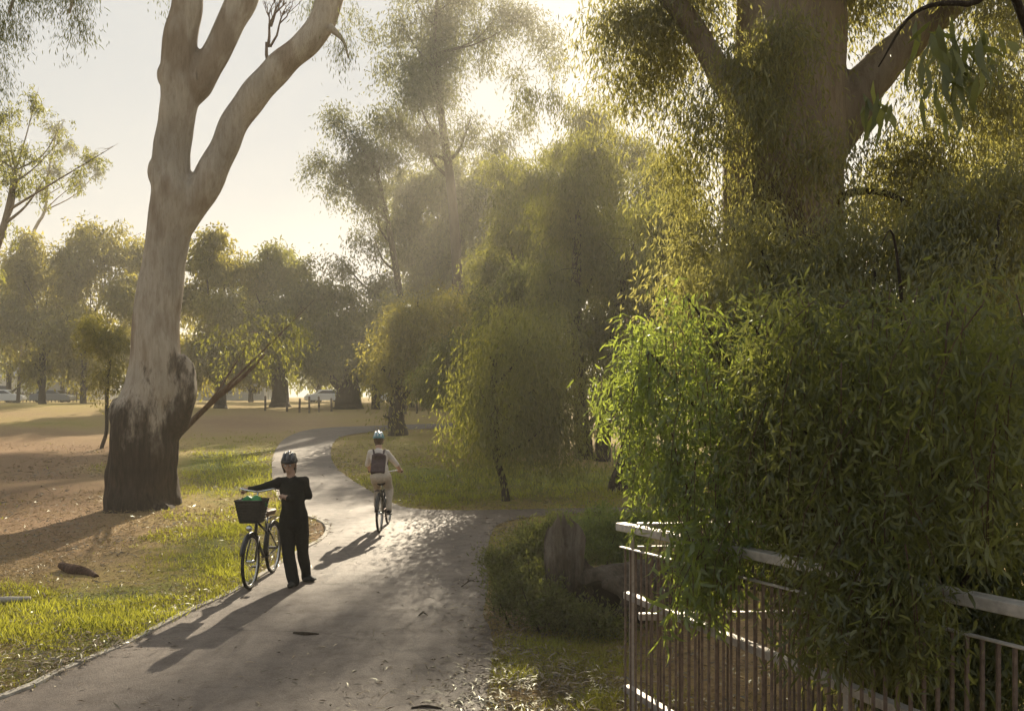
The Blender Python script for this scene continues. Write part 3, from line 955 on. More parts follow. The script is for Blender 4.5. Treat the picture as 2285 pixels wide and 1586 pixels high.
# ---------------------------------------------------------------- near right: big trunk, hanging foliage
def near_gum():
    Y = 11.0
    s = Y / FPX
    root = thing('gum_tree', 'massive shaded gum on the right with a forked brown trunk and hanging leaves', 'tree', ((1735 - CX) * s, Y, 0))
    mb = MB()

    def tub(rows, dy=0., seed=1):
        q, r = spline([P(a, b, Y + dy * i) for i, (a, b, c) in enumerate(rows)], [c * s * .5 for a, b, c in rows], 5)
        mb.tube(q, r, 16, True, .03, seed)
    tub([(1735, 1400, 340), (1735, 1320, 300), (1738, 1000, 260), (1740, 700, 255), (1742, 500, 262), (1748, 300, 270), (1760, 150, 250), (1765, 0, 230), (1770, -200, 190), (1740, -450, 130), (1700, -700, 60)])
    tub([(1790, 420, 90), (1860, 300, 110), (1930, 190, 96), (2010, 105, 80), (2120, 10, 66), (2260, -90, 50), (2420, -200, 24)], .08, 2)
    tub([(1660, 260, 60), (1580, 120, 60), (1500, 0, 50), (1380, -140, 36), (1260, -260, 16)], -.12, 3)
    tub([(1850, 700, 36), (1960, 615, 34), (2060, 610, 28), (2170, 650, 26), (2300, 720, 18)], -.1, 4)
    V, N, F = remeshed(mb, .06, 3)
    V = V + N * (np.sin(V[:, 2] * 2.7 + V[:, 0] * 5) * np.sin(V[:, 0] * 6 + V[:, 2]) * .02)[:, None]
    mesh_np('trunk', V, F, M['gum_bark_far'], root, smooth=True)
    for k, rows in enumerate([[(1830, 480, 24), (1900, 430, 18), (2000, 440, 12), (2100, 520, 5)],
                              [(1700, 480, 18), (1620, 560, 12), (1560, 660, 5)]]):
        q, r = spline([P(a, b, Y - .4 - .25 * i) for i, (a, b, c) in enumerate(rows)], [c * s * .5 for a, b, c in rows], 5)
        MB().tube(q, r, 7, True, .05, k).build('limb', M['dark_bark'], root)
    bl = px_blobs(Y, [(1340, 40, 50, .3), (1400, 170, 66, .2), (1390, 20, 66), (1500, 90, 100, .5), (1450, 20, 80), (1560, 250, 90, -.8), (1500, 330, 60, .4), (1640, 120, 90, -1.2), (1560, 520, 80, -.5, 1.2), (1640, 620, 110, -1.2), (1540, 400, 60, .5),
                      (1760, 60, 100, -1.5), (1830, 330, 80, -1.6), (1700, 250, 90, -1.6), (1680, 430, 70, -1.5), (1780, 640, 120, -1.5), (1980, 340, 80, -.6), (1950, 440, 70, .2), (2080, 330, 110, -.6, 1.2), (2180, 180, 120, -.9, 1.2), (2240, 420, 120, -.6, 1.2),
                      (2120, 520, 100, -.4), (2070, 90, 70, .5), (2000, 700, 100, -.6), (2180, 760, 110, -.8), (1900, 740, 90, -.8), (2290, 620, 100, -.4), (2150, 620, 80, .3), (2280, 250, 120, .6), (2160, 400, 100, 1.0), (2040, 480, 70, .8), (2270, 20, 100, -.5), (1560, -40, 120), (1900, -100, 160), (2200, -120, 160)])
    ov = [((x, y, z), (r, r, r * .7)) for x, y, z, r in [(1.5, 6.5, 8.6, 1.6), (4.2, 7.5, 9.0, 2.0), (6.0, 5.0, 8.0, 1.8), (4.4, 3.2, 7.4, 1.7), (2.6, 3.4, 8.4, 1.5), (6.5, 1.0, 7.0, 1.8), (3.6, .2, 7.0, 1.6), (5.2, -2.5, 6.6, 1.8), (1.2, 9.5, 10, 1.6)]]  # out-of-view crown overhead, added to darken the near foliage
    crown('added_shade_crown', ov, 9000, .2, .05, M['leaf_olive'], root, spray=.9, per=13, droop=.9)
    for (x, y, z, r) in [(4.2, 7.5, 9.0, 2.0), (6.0, 5.0, 8.0, 1.8), (4.4, 3.2, 7.4, 1.7), (6.5, 1.0, 7.0, 1.8)]:  # limbs reaching into the added overhead crown
        q, rr_ = spline([P(1770, 0, Y), P(1770, -200, Y).lerp(Vector((x, y, z)), .5) + Vector((0, 0, .6)), Vector((x, y, z))], [.3, .16, .05], 6)
        MB().tube(q, rr_, 8, True, .04, int(x)).build('limb', M['gum_bark_far'], root)
    crown('crown', bl, 112000, .10, .02, M['leaf_veil_glow'], root, spray=.6, per=13, droop=1.1, hang=1.0, subs=12, subr=(.16, .5), shell=.7, spread=.22)


near_gum()


def near_shrub():
    """the willow-leaved tree that hangs over the railing"""
    base = (2.55, 5.6)
    root = thing('willow_wattle', 'leafy bright green drooping tree hanging over the metal railing in front', 'tree', (*base, 0))
    Z0 = Vector((base[0], base[1], -.1))
    tips = [P(1480, 820, 5.7), P(1560, 700, 5.6), P(1700, 760, 5.0), P(1900, 850, 4.8), P(2100, 760, 4.6), P(2230, 950, 4.2), P(1640, 1020, 5.2), P(2000, 560, 5.2)]
    for i, t in enumerate(tips):
        m = Z0.lerp(t, .5) + Vector((.15, .1, .12))
        q, r = spline([Z0 + Vector((.08 * math.cos(i), .08 * math.sin(i), 0)), m, t, t + Vector((-.12, -.03, .02))], [.035, .02, .008, .002], 6)
        MB().tube(q, r, 7, True, .05, i).build('stem', M['dark_bark'], root)
    fence_x = [1300, 1400, 1560, 1800, 2000, 2285, 2500]
    fence_y = [6.6, 6.15, 5.36, 4.46, 3.92, 3.35, 3.0]

    def curtain(name, starts, leaves, ln, wd, mat, rad=.055, bias=0.0):
        """weeping branchlets: starts are (px, py, Y, length)"""
        Pp, Dd, Tt = [], [], []
        tw = MB()
        for (px, py, y, L) in starts:
            a = np.array(P(px, py, y))
            dx, dy_ = rng.normal() * .22 - .08, rng.normal() * .2 - .1
            m = max(8, int(leaves * L * rng.uniform(.6, 1.3)))
            t = rng.random(m) ** .85
            c = a + np.stack([dx * L * np.sin(t * 1.5), dy_ * L * np.sin(t * 1.5), .10 * L * np.sin(t * 3.1) - L * t], 1)
            Pp.append(c + rng.normal(size=(m, 3)) * rad * (.35 + .8 * np.sin(np.pi * np.clip(t * .9 + .08, 0, 1)))[:, None])
            d = np.array([0, 0, -.75]) + rng.normal(size=(m, 3)) * .55
            Dd.append(unit(d))
            Tt.append(np.clip(.4 + bias + rng.normal() * .22 + rng.normal(size=m) * .2, 0, 1))
            k = [a + np.array([dx * L * math.sin(u * 1.5), dy_ * L * math.sin(u * 1.5), .10 * L * math.sin(u * 3.1) - L * u]) for u in (0, .35, .7, .98)]
            tw.tube(k, [.0032, .0026, .002, .001], 4)
        p = np.concatenate(Pp); d = np.concatenate(Dd); tt = np.concatenate(Tt)
        n = len(p)
        V, F, q = leaf_arrays(p, d, ln * (.35 + rng.gamma(4.0, .19, n)), wd * rng.uniform(.6, 1.45, n), True)
        o = mesh_np(name, V, F, mat, root, tint=np.repeat(tt, q))
        tag(tw.build('twig_work', M['red_bark'], root), kind='stuff')
        return o
    # bright fringe on the left, lit from behind
    st = []
    for (px, py, sx, sy, n) in [(1470, 720, 28, 26, 12), (1440, 790, 34, 34, 20), (1425, 880, 30, 40, 24), (1500, 820, 50, 60, 30), (1460, 960, 36, 40, 24), (1540, 940, 50, 60, 26), (1510, 1060, 36, 40, 22), (1590, 1060, 50, 60, 24), (1530, 1180, 24, 26, 12), (1590, 1220, 36, 30, 14),
                              (1640, 1060, 40, 40, 14), (1560, 700, 50, 40, 16), (1620, 860, 60, 60, 20)]:
        for _ in range(n):
            x = px + rng.normal() * sx; yy = py + rng.normal() * sy
            y = float(np.interp(x, fence_x, fence_y)) + (rng.uniform(-.35, .25) if yy > 1000 else rng.uniform(-.3, .7))
            end = 1150 if x < 1480 else (1400 if x < 1700 else 1470)
            L = min(rng.uniform(.25, .6), max(.12, (end - yy) * y / FPX))
            st.append((x, yy, y, L))
    st = [q for i, q in enumerate(st) if i % 5 < 3]
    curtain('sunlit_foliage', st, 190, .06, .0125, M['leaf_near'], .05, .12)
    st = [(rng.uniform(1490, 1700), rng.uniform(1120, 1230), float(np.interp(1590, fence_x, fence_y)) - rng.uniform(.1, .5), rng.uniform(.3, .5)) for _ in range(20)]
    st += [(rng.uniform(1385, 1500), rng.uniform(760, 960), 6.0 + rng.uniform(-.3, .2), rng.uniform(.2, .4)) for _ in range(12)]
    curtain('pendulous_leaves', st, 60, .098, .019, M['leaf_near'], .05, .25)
    st = []
    for _ in range(330):
        x = rng.uniform(1640, 2330); yy = rng.uniform(640, 1400)
        lim = 1110 if x < 1830 else (1420 if x < 2050 else 1160)
        if yy > lim - 40: continue
        y = float(np.interp(x, fence_x, fence_y)) + (rng.uniform(-.45, -.1) if yy > 1120 else rng.uniform(-.3, 1.4))
        L = min(rng.uniform(.35, .85), max(.15, (lim + 60 - yy) * y / FPX))
        st.append((x, yy, y, L))
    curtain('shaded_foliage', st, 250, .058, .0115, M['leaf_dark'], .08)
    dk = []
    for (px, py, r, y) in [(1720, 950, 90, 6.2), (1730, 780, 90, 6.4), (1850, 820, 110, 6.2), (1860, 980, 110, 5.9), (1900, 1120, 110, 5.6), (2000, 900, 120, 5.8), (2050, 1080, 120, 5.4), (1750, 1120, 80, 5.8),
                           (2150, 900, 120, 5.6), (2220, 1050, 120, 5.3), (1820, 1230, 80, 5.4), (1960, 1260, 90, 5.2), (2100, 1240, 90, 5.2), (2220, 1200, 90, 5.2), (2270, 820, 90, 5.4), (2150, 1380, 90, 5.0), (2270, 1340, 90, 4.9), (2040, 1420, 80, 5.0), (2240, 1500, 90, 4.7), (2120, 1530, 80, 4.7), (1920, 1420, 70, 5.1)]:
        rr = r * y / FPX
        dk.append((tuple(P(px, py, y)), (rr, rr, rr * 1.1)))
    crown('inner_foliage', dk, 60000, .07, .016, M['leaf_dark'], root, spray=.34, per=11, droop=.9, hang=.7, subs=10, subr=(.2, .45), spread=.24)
    up = []
    for (px, py, r, y) in [(1600, 620, 70, 7.4), (1700, 540, 80, 7.8), (1660, 700, 80, 7.0), (1800, 600, 90, 7.4), (1900, 560, 80, 7.6), (1820, 720, 90, 6.8), (1960, 660, 100, 7.0), (2060, 560, 90, 7.2), (2150, 640, 100, 6.6), (2240, 540, 100, 7.0), (2260, 760, 90, 6.2),
                           (1900, 480, 50, 8.0), (1560, 760, 60, 7.0), (2050, 740, 80, 6.4), (1720, 840, 80, 6.3), (2120, 450, 80, 7.4), (2270, 400, 90, 7.4), (2230, 860, 90, 5.6), (1500, 640, 30, 7.4)]:
        rr = r * y / FPX
        up.append((tuple(P(px, py, y)), (rr, rr, rr * 1.1)))
    crown('upper_foliage', up, 60000, .075, .015, M['leaf_veil_glow'], root, spray=.45, per=11, droop=1.0, hang=.8, subs=9, subr=(.2, .45), spread=.25)
    for i, t in enumerate([P(1700, 560, 7.6), P(1950, 600, 7.2), P(2230, 480, 7.0)]):
        m = Z0.lerp(t, .5) + Vector((.25, .2, .1))
        q, r = spline([Z0, m, t], [.06, .04, .01], 6)
        MB().tube(q, r, 7, True, .05, i).build('stem', M['dark_bark'], root)
    # long sickle leaves up at the top right, close by
    tl = []
    for (px, py, r, y) in [(2030, 60, 40, 3.6), (2080, 130, 50, 3.5), (2120, 60, 50, 3.4), (1960, 190, 34, 3.7), (2200, 120, 50, 3.4)]:
        rr = r * y / FPX
        tl.append((tuple(P(px, py, y)), (rr, rr, rr)))
    q, r = spline([Vector((3.1, 4.6, 2.6)), P(2290, 60, 3.6), P(2160, 10, 3.5), P(2040, 30, 3.6), P(1960, 150, 3.7)], [.03, .018, .012, .008, .003], 6)
    MB().tube(q, r, 7).build('stem', M['dark_bark'], root)
    q, r = spline([Z0, Vector((3.2, 5.2, 1.6)), Vector((3.1, 4.6, 2.62))], [.05, .04, .03], 6)
    MB().tube(q, r, 7).build('stem', M['dark_bark'], root)
    crown('sickle_leaves', tl, 90, .17, .026, M['leaf_dark'], root, spray=.16, per=5, droop=1.0, hang=1.2, subs=4, detailed=True, spread=.2)


near_shrub()


# ---------------------------------------------------------------- metal railing
def railing():
    A = Vector((.80, 6.2, 0)); B = Vector((2.35, 2.5, 0))
    d = (B - A); L = d.length; d.normalize()
    n = Vector((-d.y, d.x, 0))
    if n.x < 0: n = -n
    root = thing('railing', 'grey metal railing with close upright bars under the drooping foliage', 'railing', tuple(A))
    top = lambda s: 1.455 + .036 * s
    up = Vector((0, 0, 1))

    def rail(name, o, dd, LL, zf, wx, wz, mat, off=0, par=root):
        nn = Vector((-dd.y, dd.x, 0))
        if nn.x < 0: nn = -nn
        a = o + dd * -.02 + nn * off + up * zf(0); b = o + dd * LL + nn * off + up * zf(LL)
        return MB().bar(a, b, wx, wz).build(name, mat, par, smooth=False, bevel=.006)
    rail('top_rail', A, d, L, top, .085, .055, M['steel'])
    rail('thin_rail', A, d, L, lambda s: top(s) - .15, .03, .012, M['steel'])
    rail('middle_rail', A, d, L, lambda s: .95, .06, .05, M['steel'], .052)
    rail('bottom_rail', A, d, L, lambda s: .27, .06, .05, M['steel'], .052)
    s = .05
    while s < L - .02:
        p = A + d * s
        MB().bar(p + up * .05, p + up * (top(s) - .155), .014, .014).build('bar', M['steel_dark'], root, smooth=False)
        s += .072
    for s in (-.03, L * .52, L):
        p = A + d * s + n * .10
        mb = MB().bar(p + up * -.1, p + up * (top(s) - .03), .034, .034)
        mb.build('post', M['steel'], root, smooth=False, bevel=.004)
    # the side that returns to the right along the bank
    A2 = A + Vector((.14, .05, 0)); d2 = Vector((1, .07, 0)).normalized(); L2 = 1.7
    rt = thing('railing', 'far side of the metal railing returning right behind the leaves', 'railing', tuple(A2))
    rail('top_rail', A2, d2, L2, lambda s: 1.45, .07, .05, M['steel'], par=rt)
    rail('thin_rail', A2, d2, L2, lambda s: 1.30, .03, .012, M['steel'], par=rt)
    rail('middle_rail', A2, d2, L2, lambda s: .80, .05, .05, M['steel'], .045, par=rt)
    s = .08
    while s < L2:
        p = A2 + d2 * s
        MB().bar(p + up * .05, p + up * 1.295, .014, .014).build('bar', M['steel_dark'], rt, smooth=False)
        s += .072
    p = A2 + d2 * L2 + Vector((0, .09, 0))
    MB().bar(p + up * -.1, p + up * 1.44, .05, .05).build('post', M['steel'], rt, smooth=False)


railing()


# ---------------------------------------------------------------- dead stump, hollow log, shrubs
def stump():
    Y = 8.9
    s = Y / FPX
    root = thing('broken_stump', 'upright slab of a broken grey tree stump beside the path', 'stump', ((1255 - CX) * s, Y, 0))
    # outline of the torn slab: (row px, left px, right px), splintered top, tapering foot
    rows = [(1430, 1222, 1262), (1380, 1224, 1254), (1340, 1223, 1258), (1300, 1217, 1284), (1260, 1213, 1300), (1225, 1214, 1306), (1200, 1216, 1308), (1180, 1222, 1300), (1165, 1228, 1288), (1156, 1234, 1274)]
    nx, nz = 46, 60
    rr = random.Random(5)
    ry = np.array([r[0] for r in rows], float)[::-1]; rl = np.array([r[1] for r in rows], float)[::-1]; rw = np.array([r[2] for r in rows], float)[::-1]
    split = np.array([rr.uniform(-1, 1) for _ in range(nx + 1)])
    V = []
    for side in (0, 1):
        for k in range(nz + 1):
            t = k / nz
            for i in range(nx + 1):
                u = i / nx
                topj = 1158 + 20 * abs(u - .35) ** 1.2 + 9 * split[i] + 10 * math.sin(u * 19)
                py = 1430 + (topj - 1430) * t
                l, r_ = np.interp(py, ry, rl), np.interp(py, ry, rw)
                p = P(l + (r_ - l) * u, py, Y)
                thick = .11 * math.sin(math.pi * min(max(u, .02), .98)) ** .6 * (1 - .35 * t) + .008
                grain = 0.0
                bow = .10 * math.sin(math.pi * u) - .06 * math.sin(t * 2.6)
                p.y += bow + (-(thick + grain) if side == 0 else thick - grain)
                V.append(p)
    n1 = (nx + 1) * (nz + 1)
    A = np.array([tuple(p) for p in V])
    dn = rough_noise(A, 9, 12, 4, (1.5, .6, .28)) * .030 + rough_noise(A, 3, 13, 3, (1, 1, .8)) * .030
    A[:, 1] += np.where(np.arange(len(A)) < n1, -dn, dn)
    A[:, 0] += rough_noise(A, 4, 14, 3) * .012
    V = [tuple(p) for p in A]
    F = []
    for k in range(nz):
        for i in range(nx):
            a = k * (nx + 1) + i
            F.append((a, a + 1, a + nx + 2, a + nx + 1))
            F.append((n1 + a, n1 + a + nx + 1, n1 + a + nx + 2, n1 + a + 1))
    for k in range(nz):
        a = k * (nx + 1); b = a + nx
        F.append((a, a + nx + 1, n1 + a + nx + 1, n1 + a)); F.append((b, n1 + b, n1 + b + nx + 1, b + nx + 1))
    for i in range(nx):
        a = nz * (nx + 1) + i
        F.append((a, a + 1, n1 + a + 1, n1 + a)); F.append((i, n1 + i, n1 + i + 1, i + 1))
    mb = MB(); mb.add(V, F)
    mb.build('slab', M['dead_wood'], root)
    mb = MB()
    mb.ball(P(1290, 1330, Y + .25), (.22, .2, .42), 12, 9)
    mb.ball(P(1262, 1390, Y + .2), (.3, .25, .3), 12, 9)
    Vr, Nr, Fr = remeshed(mb, .016, 1)
    Vr = Vr + Nr * (rough_noise(Vr, 6, 3, 5, (1.5, 1.5, .5)) * .035)[:, None]
    mesh_np('root_mass', Vr, Fr, M['dead_wood'], root, smooth=True)
    # hollow log lying against it, open end towards the path
    c0 = P(1330, 1345, Y - .2); c0.z = .29
    ax = Vector((.72, .69, .02)).normalized()
    lg = thing('hollow_log', 'dark fallen hollow log lying beside the broken stump', 'log', (c0.x, c0.y, 0))
    seg = 40
    sd = ax.cross(Vector((0, 0, 1))).normalized(); up = sd.cross(ax)
    rings = [(0, .30), (.02, .33), (.12, .35), (.25, .35), (.4, .36), (.6, .35), (.8, .34), (1.0, .33), (1.25, .32), (1.5, .31), (1.55, .2)]
    V, F = [], []
    for i, (t, r) in enumerate(rings):
        for j in range(seg):
            a = 2 * math.pi * j / seg
            rr = r * (1 + .08 * math.sin(3 * a + 1) + .05 * math.sin(7 * a + i * .6) + .04 * math.sin(13 * a + i * .3) + .03 * math.sin(i * 2.1 + 4 * a))
            jag = .07 * math.sin(5 * a) * (i < 2) + .04 * math.sin(11 * a) * (i < 2)
            V.append(c0 + ax * (t + jag) + (sd * math.cos(a) + up * math.sin(a) * .92) * rr)
    inner = [(0.01, .25), (.5, .24), (1.1, .2)]
    for i, (t, r) in enumerate(inner):
        for j in range(seg):
            a = 2 * math.pi * j / seg
            rr = r * (1 + .08 * math.sin(2 * a + 1) + .05 * math.sin(5 * a))
            V.append(c0 + ax * (t + .05 * math.sin(5 * a) * (i == 0)) + (sd * math.cos(a) + up * math.sin(a) * .92) * rr)
    nr = len(rings)
    for i in range(nr - 1):
        for j in range(seg):
            k = (j + 1) % seg
            F.append((i * seg + j, i * seg + k, (i + 1) * seg + k, (i + 1) * seg + j))
    F.append(tuple((nr - 1) * seg + j for j in range(seg)))
    for j in range(seg):
        k = (j + 1) % seg
        F.append((j, nr * seg + j, nr * seg + k, k))
    mb = MB(); mb.add(V, F)
    mb.build('log_shell', M['dead_wood'], lg)
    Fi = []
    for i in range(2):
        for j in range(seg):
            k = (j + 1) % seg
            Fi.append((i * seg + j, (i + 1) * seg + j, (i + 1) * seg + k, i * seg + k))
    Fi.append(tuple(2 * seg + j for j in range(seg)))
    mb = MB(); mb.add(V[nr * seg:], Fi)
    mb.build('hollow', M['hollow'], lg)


stump()


def low_shrub(label, blobs, n, lm, stems=9):
    W = [(tuple(P(a, b, y)), (r * y / FPX, r * y / FPX * .9, r * y / FPX * .9)) for a, b, r, y in blobs]
    c = np.mean([b[0] for b in W], 0)
    root = thing('low_shrub', label, 'shrub', (c[0], c[1], gzf(c[0], c[1])))
    for i in range(stems):
        b = W[i % len(W)]
        a = Vector((b[0][0] + random.uniform(-.1, .1), b[0][1], -.05))
        e = Vector(b[0]) + Vector((random.uniform(-1, 1) * b[1][0], random.uniform(-.5, .5) * b[1][0], b[1][2] * random.uniform(.6, 1.3)))
        m = a.lerp(e, .55) + Vector((random.uniform(-.06, .06), 0, 0))
        MB().tube([a, m, e], [.012, .008, .003], 5).build('stem', M['dark_bark'], root)
    crown('foliage', W, n, .05, .017, lm, root, spray=.22, per=9, droop=-.6, hang=-.3, subs=14, subr=(.15, .42), spread=.2)


low_shrub('low dark bush with small leaves growing left of the broken stump', [(1165, 1250, 46, 9.4), (1195, 1205, 38, 9.7), (1128, 1290, 34, 9.3), (1180, 1310, 60, 9.0), (1225, 1220, 40, 9.8), (1140, 1350, 40, 8.9), (1205, 1355, 50, 8.6), (1110, 1260, 24, 9.5), (1240, 1180, 26, 9.9), (1250, 1380, 40, 8.5), (1300, 1395, 34, 8.4), (1350, 1400, 34, 8.4)], 24000, M['leaf_dark'], 16)
low_shrub('sunlit weedy bush with upright shoots behind the broken stump', [(1300, 1200, 44, 10.4), (1350, 1190, 46, 10.5), (1400, 1200, 46, 10.5), (1330, 1240, 44, 10.2), (1390, 1250, 44, 10.2), (1260, 1190, 30, 10.6), (1430, 1180, 40, 10.8), (1350, 1150, 20, 10.8), (1320, 1165, 20, 10.8)], 13000, M['leaf_near'], 14)


# ---------------------------------------------------------------- bicycles
def lathe_ring(mb, c, axis_x, Rr, r, seg=40, sec=8):
    """torus in the plane normal to axis_x"""
    ax = Vector(axis_x).normalized()
    u = ax.cross(Vector((0, 0, 1))).normalized(); v = u.cross(ax)
    V, F = [], []
    for i in range(seg):
        a = 2 * math.pi * i / seg
        o = u * math.cos(a) + v * math.sin(a)
        for j in range(sec):
            b = 2 * math.pi * j / sec
            V.append(Vector(c) + o * (Rr + r * math.cos(b)) + ax * r * math.sin(b))
    for i in range(seg):
        for j in range(sec):
            F.append((i * sec + j, ((i + 1) % seg) * sec + j, ((i + 1) % seg) * sec + (j + 1) % sec, i * sec + (j + 1) % sec))
    mb.add(V, F)


def bicycle(name, label, loc, heading, paint, saddle, bar_z, bar_back, bar_w, wheel_r=.34, base=1.06, crank=.6, basket=False, guards=True, saddle_z=.85, steer=0.0):
    """local axes: x forward, y to the rider's left, z up; origin under the middle"""
    root = thing(name, label, 'bicycle', loc)
    root.rotation_euler = (0, 0, heading)
    hx = base / 2
    Y_ = Vector((0, 1, 0))

    def put(mb, nm, mat, par=root, smooth=True):
        return mb.build(nm, mat, par, smooth, local=True)
    head_lo = Vector((hx - .20, 0, .62)); head_hi = Vector((hx - .26, 0, .80))
    bb = Vector((-.08, 0, .29)); seat_top = Vector((-.22, 0, saddle_z - .14))
    rear = Vector((-hx, 0, wheel_r)); front = Vector((hx, 0, wheel_r))
    f = MB()
    f.tube([head_lo, head_hi], .022, 8)
    f.tube([bb, seat_top], .016, 8)
    f.tube([head_hi, bb.lerp(seat_top, .75)], .016, 8)
    f.tube([head_lo, bb], .019, 8)
    for s in (-1, 1):
        f.tube([bb + Y_ * .03 * s, rear + Y_ * .06 * s], .010, 6)
        f.tube([bb.lerp(seat_top, .85) + Y_ * .02 * s, rear + Y_ * .06 * s], .009, 6)
    put(f, 'frame', paint)
    fk = MB()
    for s in (-1, 1):
        fk.tube([head_lo + Y_ * .05 * s, Vector((hx - .06, .055 * s, .46)), front + Y_ * .055 * s], .011, 6)
    fk.tube([head_lo + Y_ * -.055, head_lo + Y_ * .055], .013, 6)
    put(fk, 'fork', paint)
    for c, nm in ((front, 'front_wheel'), (rear, 'rear_wheel')):
        wb = MB(); lathe_ring(wb, c, (0, 1, 0), wheel_r - .022, .022)
        wh = put(wb, nm, M['rubber'])
        rb = MB(); lathe_ring(rb, c, (0, 1, 0), wheel_r - .048, .011, 40, 6)
        put(rb, 'rim', M['chrome'], wh)
        sb = MB()
        for i in range(18):
            a = 2 * math.pi * i / 18
            o = Vector((math.cos(a), 0, math.sin(a)))
            sb.tube([c + o * .02 + Y_ * .025 * (1 if i % 2 else -1), c + o * (wheel_r - .05)], .0016, 4)
        sb.tube([c - Y_ * .05, c + Y_ * .05], .02, 8)
        put(sb, 'spokes_and_hub', M['chrome'], wh)
    if guards:
        for c, a0, a1 in ((front, 20, 165), (rear, -5, 170)):
            V, F = [], []
            n = 18
            for i in range(n + 1):
                a = R(a0 + (a1 - a0) * i / n)
                for (dr, yy) in ((.0, -.032), (.016, 0), (.0, .032), (.008, 0)):
                    o = Vector((math.cos(a), 0, math.sin(a)))
                    V.append(c + o * (wheel_r + .018 + dr) + Y_ * yy)
            for i in range(n):
                for j in range(4):
                    F.append((i * 4 + j, i * 4 + (j + 1) % 4, i * 4 + 4 + (j + 1) % 4, i * 4 + 4 + j))
            F += [(3, 2, 1, 0), tuple(4 * n + j for j in range(4))]
            g = MB(); g.add(V, F)
            put(g, 'mudguard', paint)
    st = MB().tube([head_hi, head_hi + Vector((-.04, 0, .12)), Vector((hx - .27 - bar_back * .2, 0, bar_z - .03))], .013, 8)
    put(st, 'stem', M['chrome'])
    hb = MB()
    cx = hx - .27 - bar_back * .2
    pts = []
    for s in (-1, 1):
        pts.append([Vector((cx, 0, bar_z - .03)), Vector((cx + .05, s * bar_w * .28, bar_z)), Vector((cx - .01, s * bar_w * .45, bar_z + .015)), Vector((cx - bar_back, s * bar_w * .5, bar_z))])
    for q in pts:
        qq, qr = spline(q, [.012] * 4, 5)
        hb.tube(qq, qr, 8)
    bar = put(hb, 'handlebar', M['chrome'])
    for s in (-1, 1):
        e = Vector((cx - bar_back, s * bar_w * .5, bar_z)); e0 = Vector((cx - .01, s * bar_w * .45, bar_z + .015))
        dd = (e - e0).normalized()
        put(MB().tube([e - dd * .09, e + dd * .03], .017, 8), 'grip', M['rubber'], bar)
        put(MB().tube([e0 + dd * .02, e0 + dd * .02 + Vector((.05, 0, -.02)), e - dd * .02 + Vector((.05, 0, -.035))], .006, 5), 'brake_lever', M['chrome'], bar)
    sp = MB().tube([seat_top - Vector((0, 0, .03)), Vector((-.25, 0, saddle_z - .03))], .013, 8)
    put(sp, 'seat_post', M['chrome'])
    sd = MB()
    V = []
    sec = [(-.13, .075, 0.0), (-.10, .10, .02), (-.02, .09, .015), (.06, .045, .008), (.14, .028, .0), (.15, .01, -.02)]
    for (x, wv, dz) in sec:
        for j in range(8):
            a = 2 * math.pi * j / 8
            V.append(Vector((-.24 + x, wv * math.cos(a), saddle_z + dz + .028 * math.sin(a) - (.02 if math.sin(a) < 0 else 0))))
    F = [(i * 8 + j, i * 8 + (j + 1) % 8, i * 8 + 8 + (j + 1) % 8, i * 8 + 8 + j) for i in range(5) for j in range(8)]
    F += [tuple(reversed(range(8))), tuple(40 + j for j in range(8))]
    sd.add(V, F)
    put(sd, 'saddle', saddle)
    ch = MB(); lathe_ring(ch, bb + Y_ * -.045, (0, 1, 0), .085, .006, 24, 5)
    ch.tube([bb + Vector((0, -.045, .085)), rear + Vector((0, -.045, .035))], .005, 5)
    ch.tube([bb + Vector((0, -.045, -.085)), rear + Vector((0, -.045, -.035))], .005, 5)
    put(ch, 'chain_and_ring', M['steel_dark'])
    for s in (-1, 1):
        o = Vector((math.cos(crank), 0, math.sin(crank))) * .17 * s
        p = bb + o + Y_ * .085 * s
        put(MB().tube([bb + Y_ * .07 * s, p], .009, 6), 'crank', M['chrome'])
        put(MB().box(p + Y_ * .05 * s, (.075, .09, .024)), 'pedal', M['rubber'], smooth=False)
    if guards:
        k = MB()
        for s in (-1, 1):
            k.tube([rear + Y_ * .065 * s, Vector((-hx - .1, .065 * s, .74))], .005, 5)
            k.tube([seat_top - Vector((0, 0, .06)) + Y_ * .03 * s, Vector((-hx + .1, .065 * s, .745)), Vector((-hx - .2, .065 * s, .74))], .006, 5)
        for x in (-.18, -.06, .06):
            k.tube([Vector((-hx + x, -.065, .743)), Vector((-hx + x, .065, .743))], .005, 5)
        put(k, 'rear_rack', paint)
    if basket:
        bx0 = hx - .10; zb, zt = .82, 1.10
        wb_, wt, lb, lt = .125, .175, .11, .15
        mbk = MB()

        def corner(z, sx, sy, k=0):
            t = (z - zb) / (zt - zb)
            return Vector((bx0 + sx * (lb + (lt - lb) * t - k) + .03, sy * (wb_ + (wt - wb_) * t - k), z))
        Vb = []
        for k in (0, .012):
            for z in (zb + k, zt):
                for sx, sy in ((-1, -1), (1, -1), (1, 1), (-1, 1)):
                    Vb.append(corner(z, sx, sy, k))
        Fb = [(3, 2, 1, 0), (8, 9, 10, 11)]
        for j in range(4):
            k = (j + 1) % 4
            Fb += [(j, k, 4 + k, 4 + j), (8 + k, 8 + j, 12 + j, 12 + k), (4 + j, 4 + k, 12 + k, 12 + j)]
        mbk.add(Vb, Fb)
        bk = put(mbk, 'basket', M['wicker'], smooth=False)
        rim = MB()
        cs = [corner(zt, *c) for c in ((-1, -1), (1, -1), (1, 1), (-1, 1))]
        for a, b in zip(cs, cs[1:] + cs[:1]): rim.tube([a, b], .009, 6)
        put(rim, 'basket_rim', M['wicker'], bk)
        wv = MB()
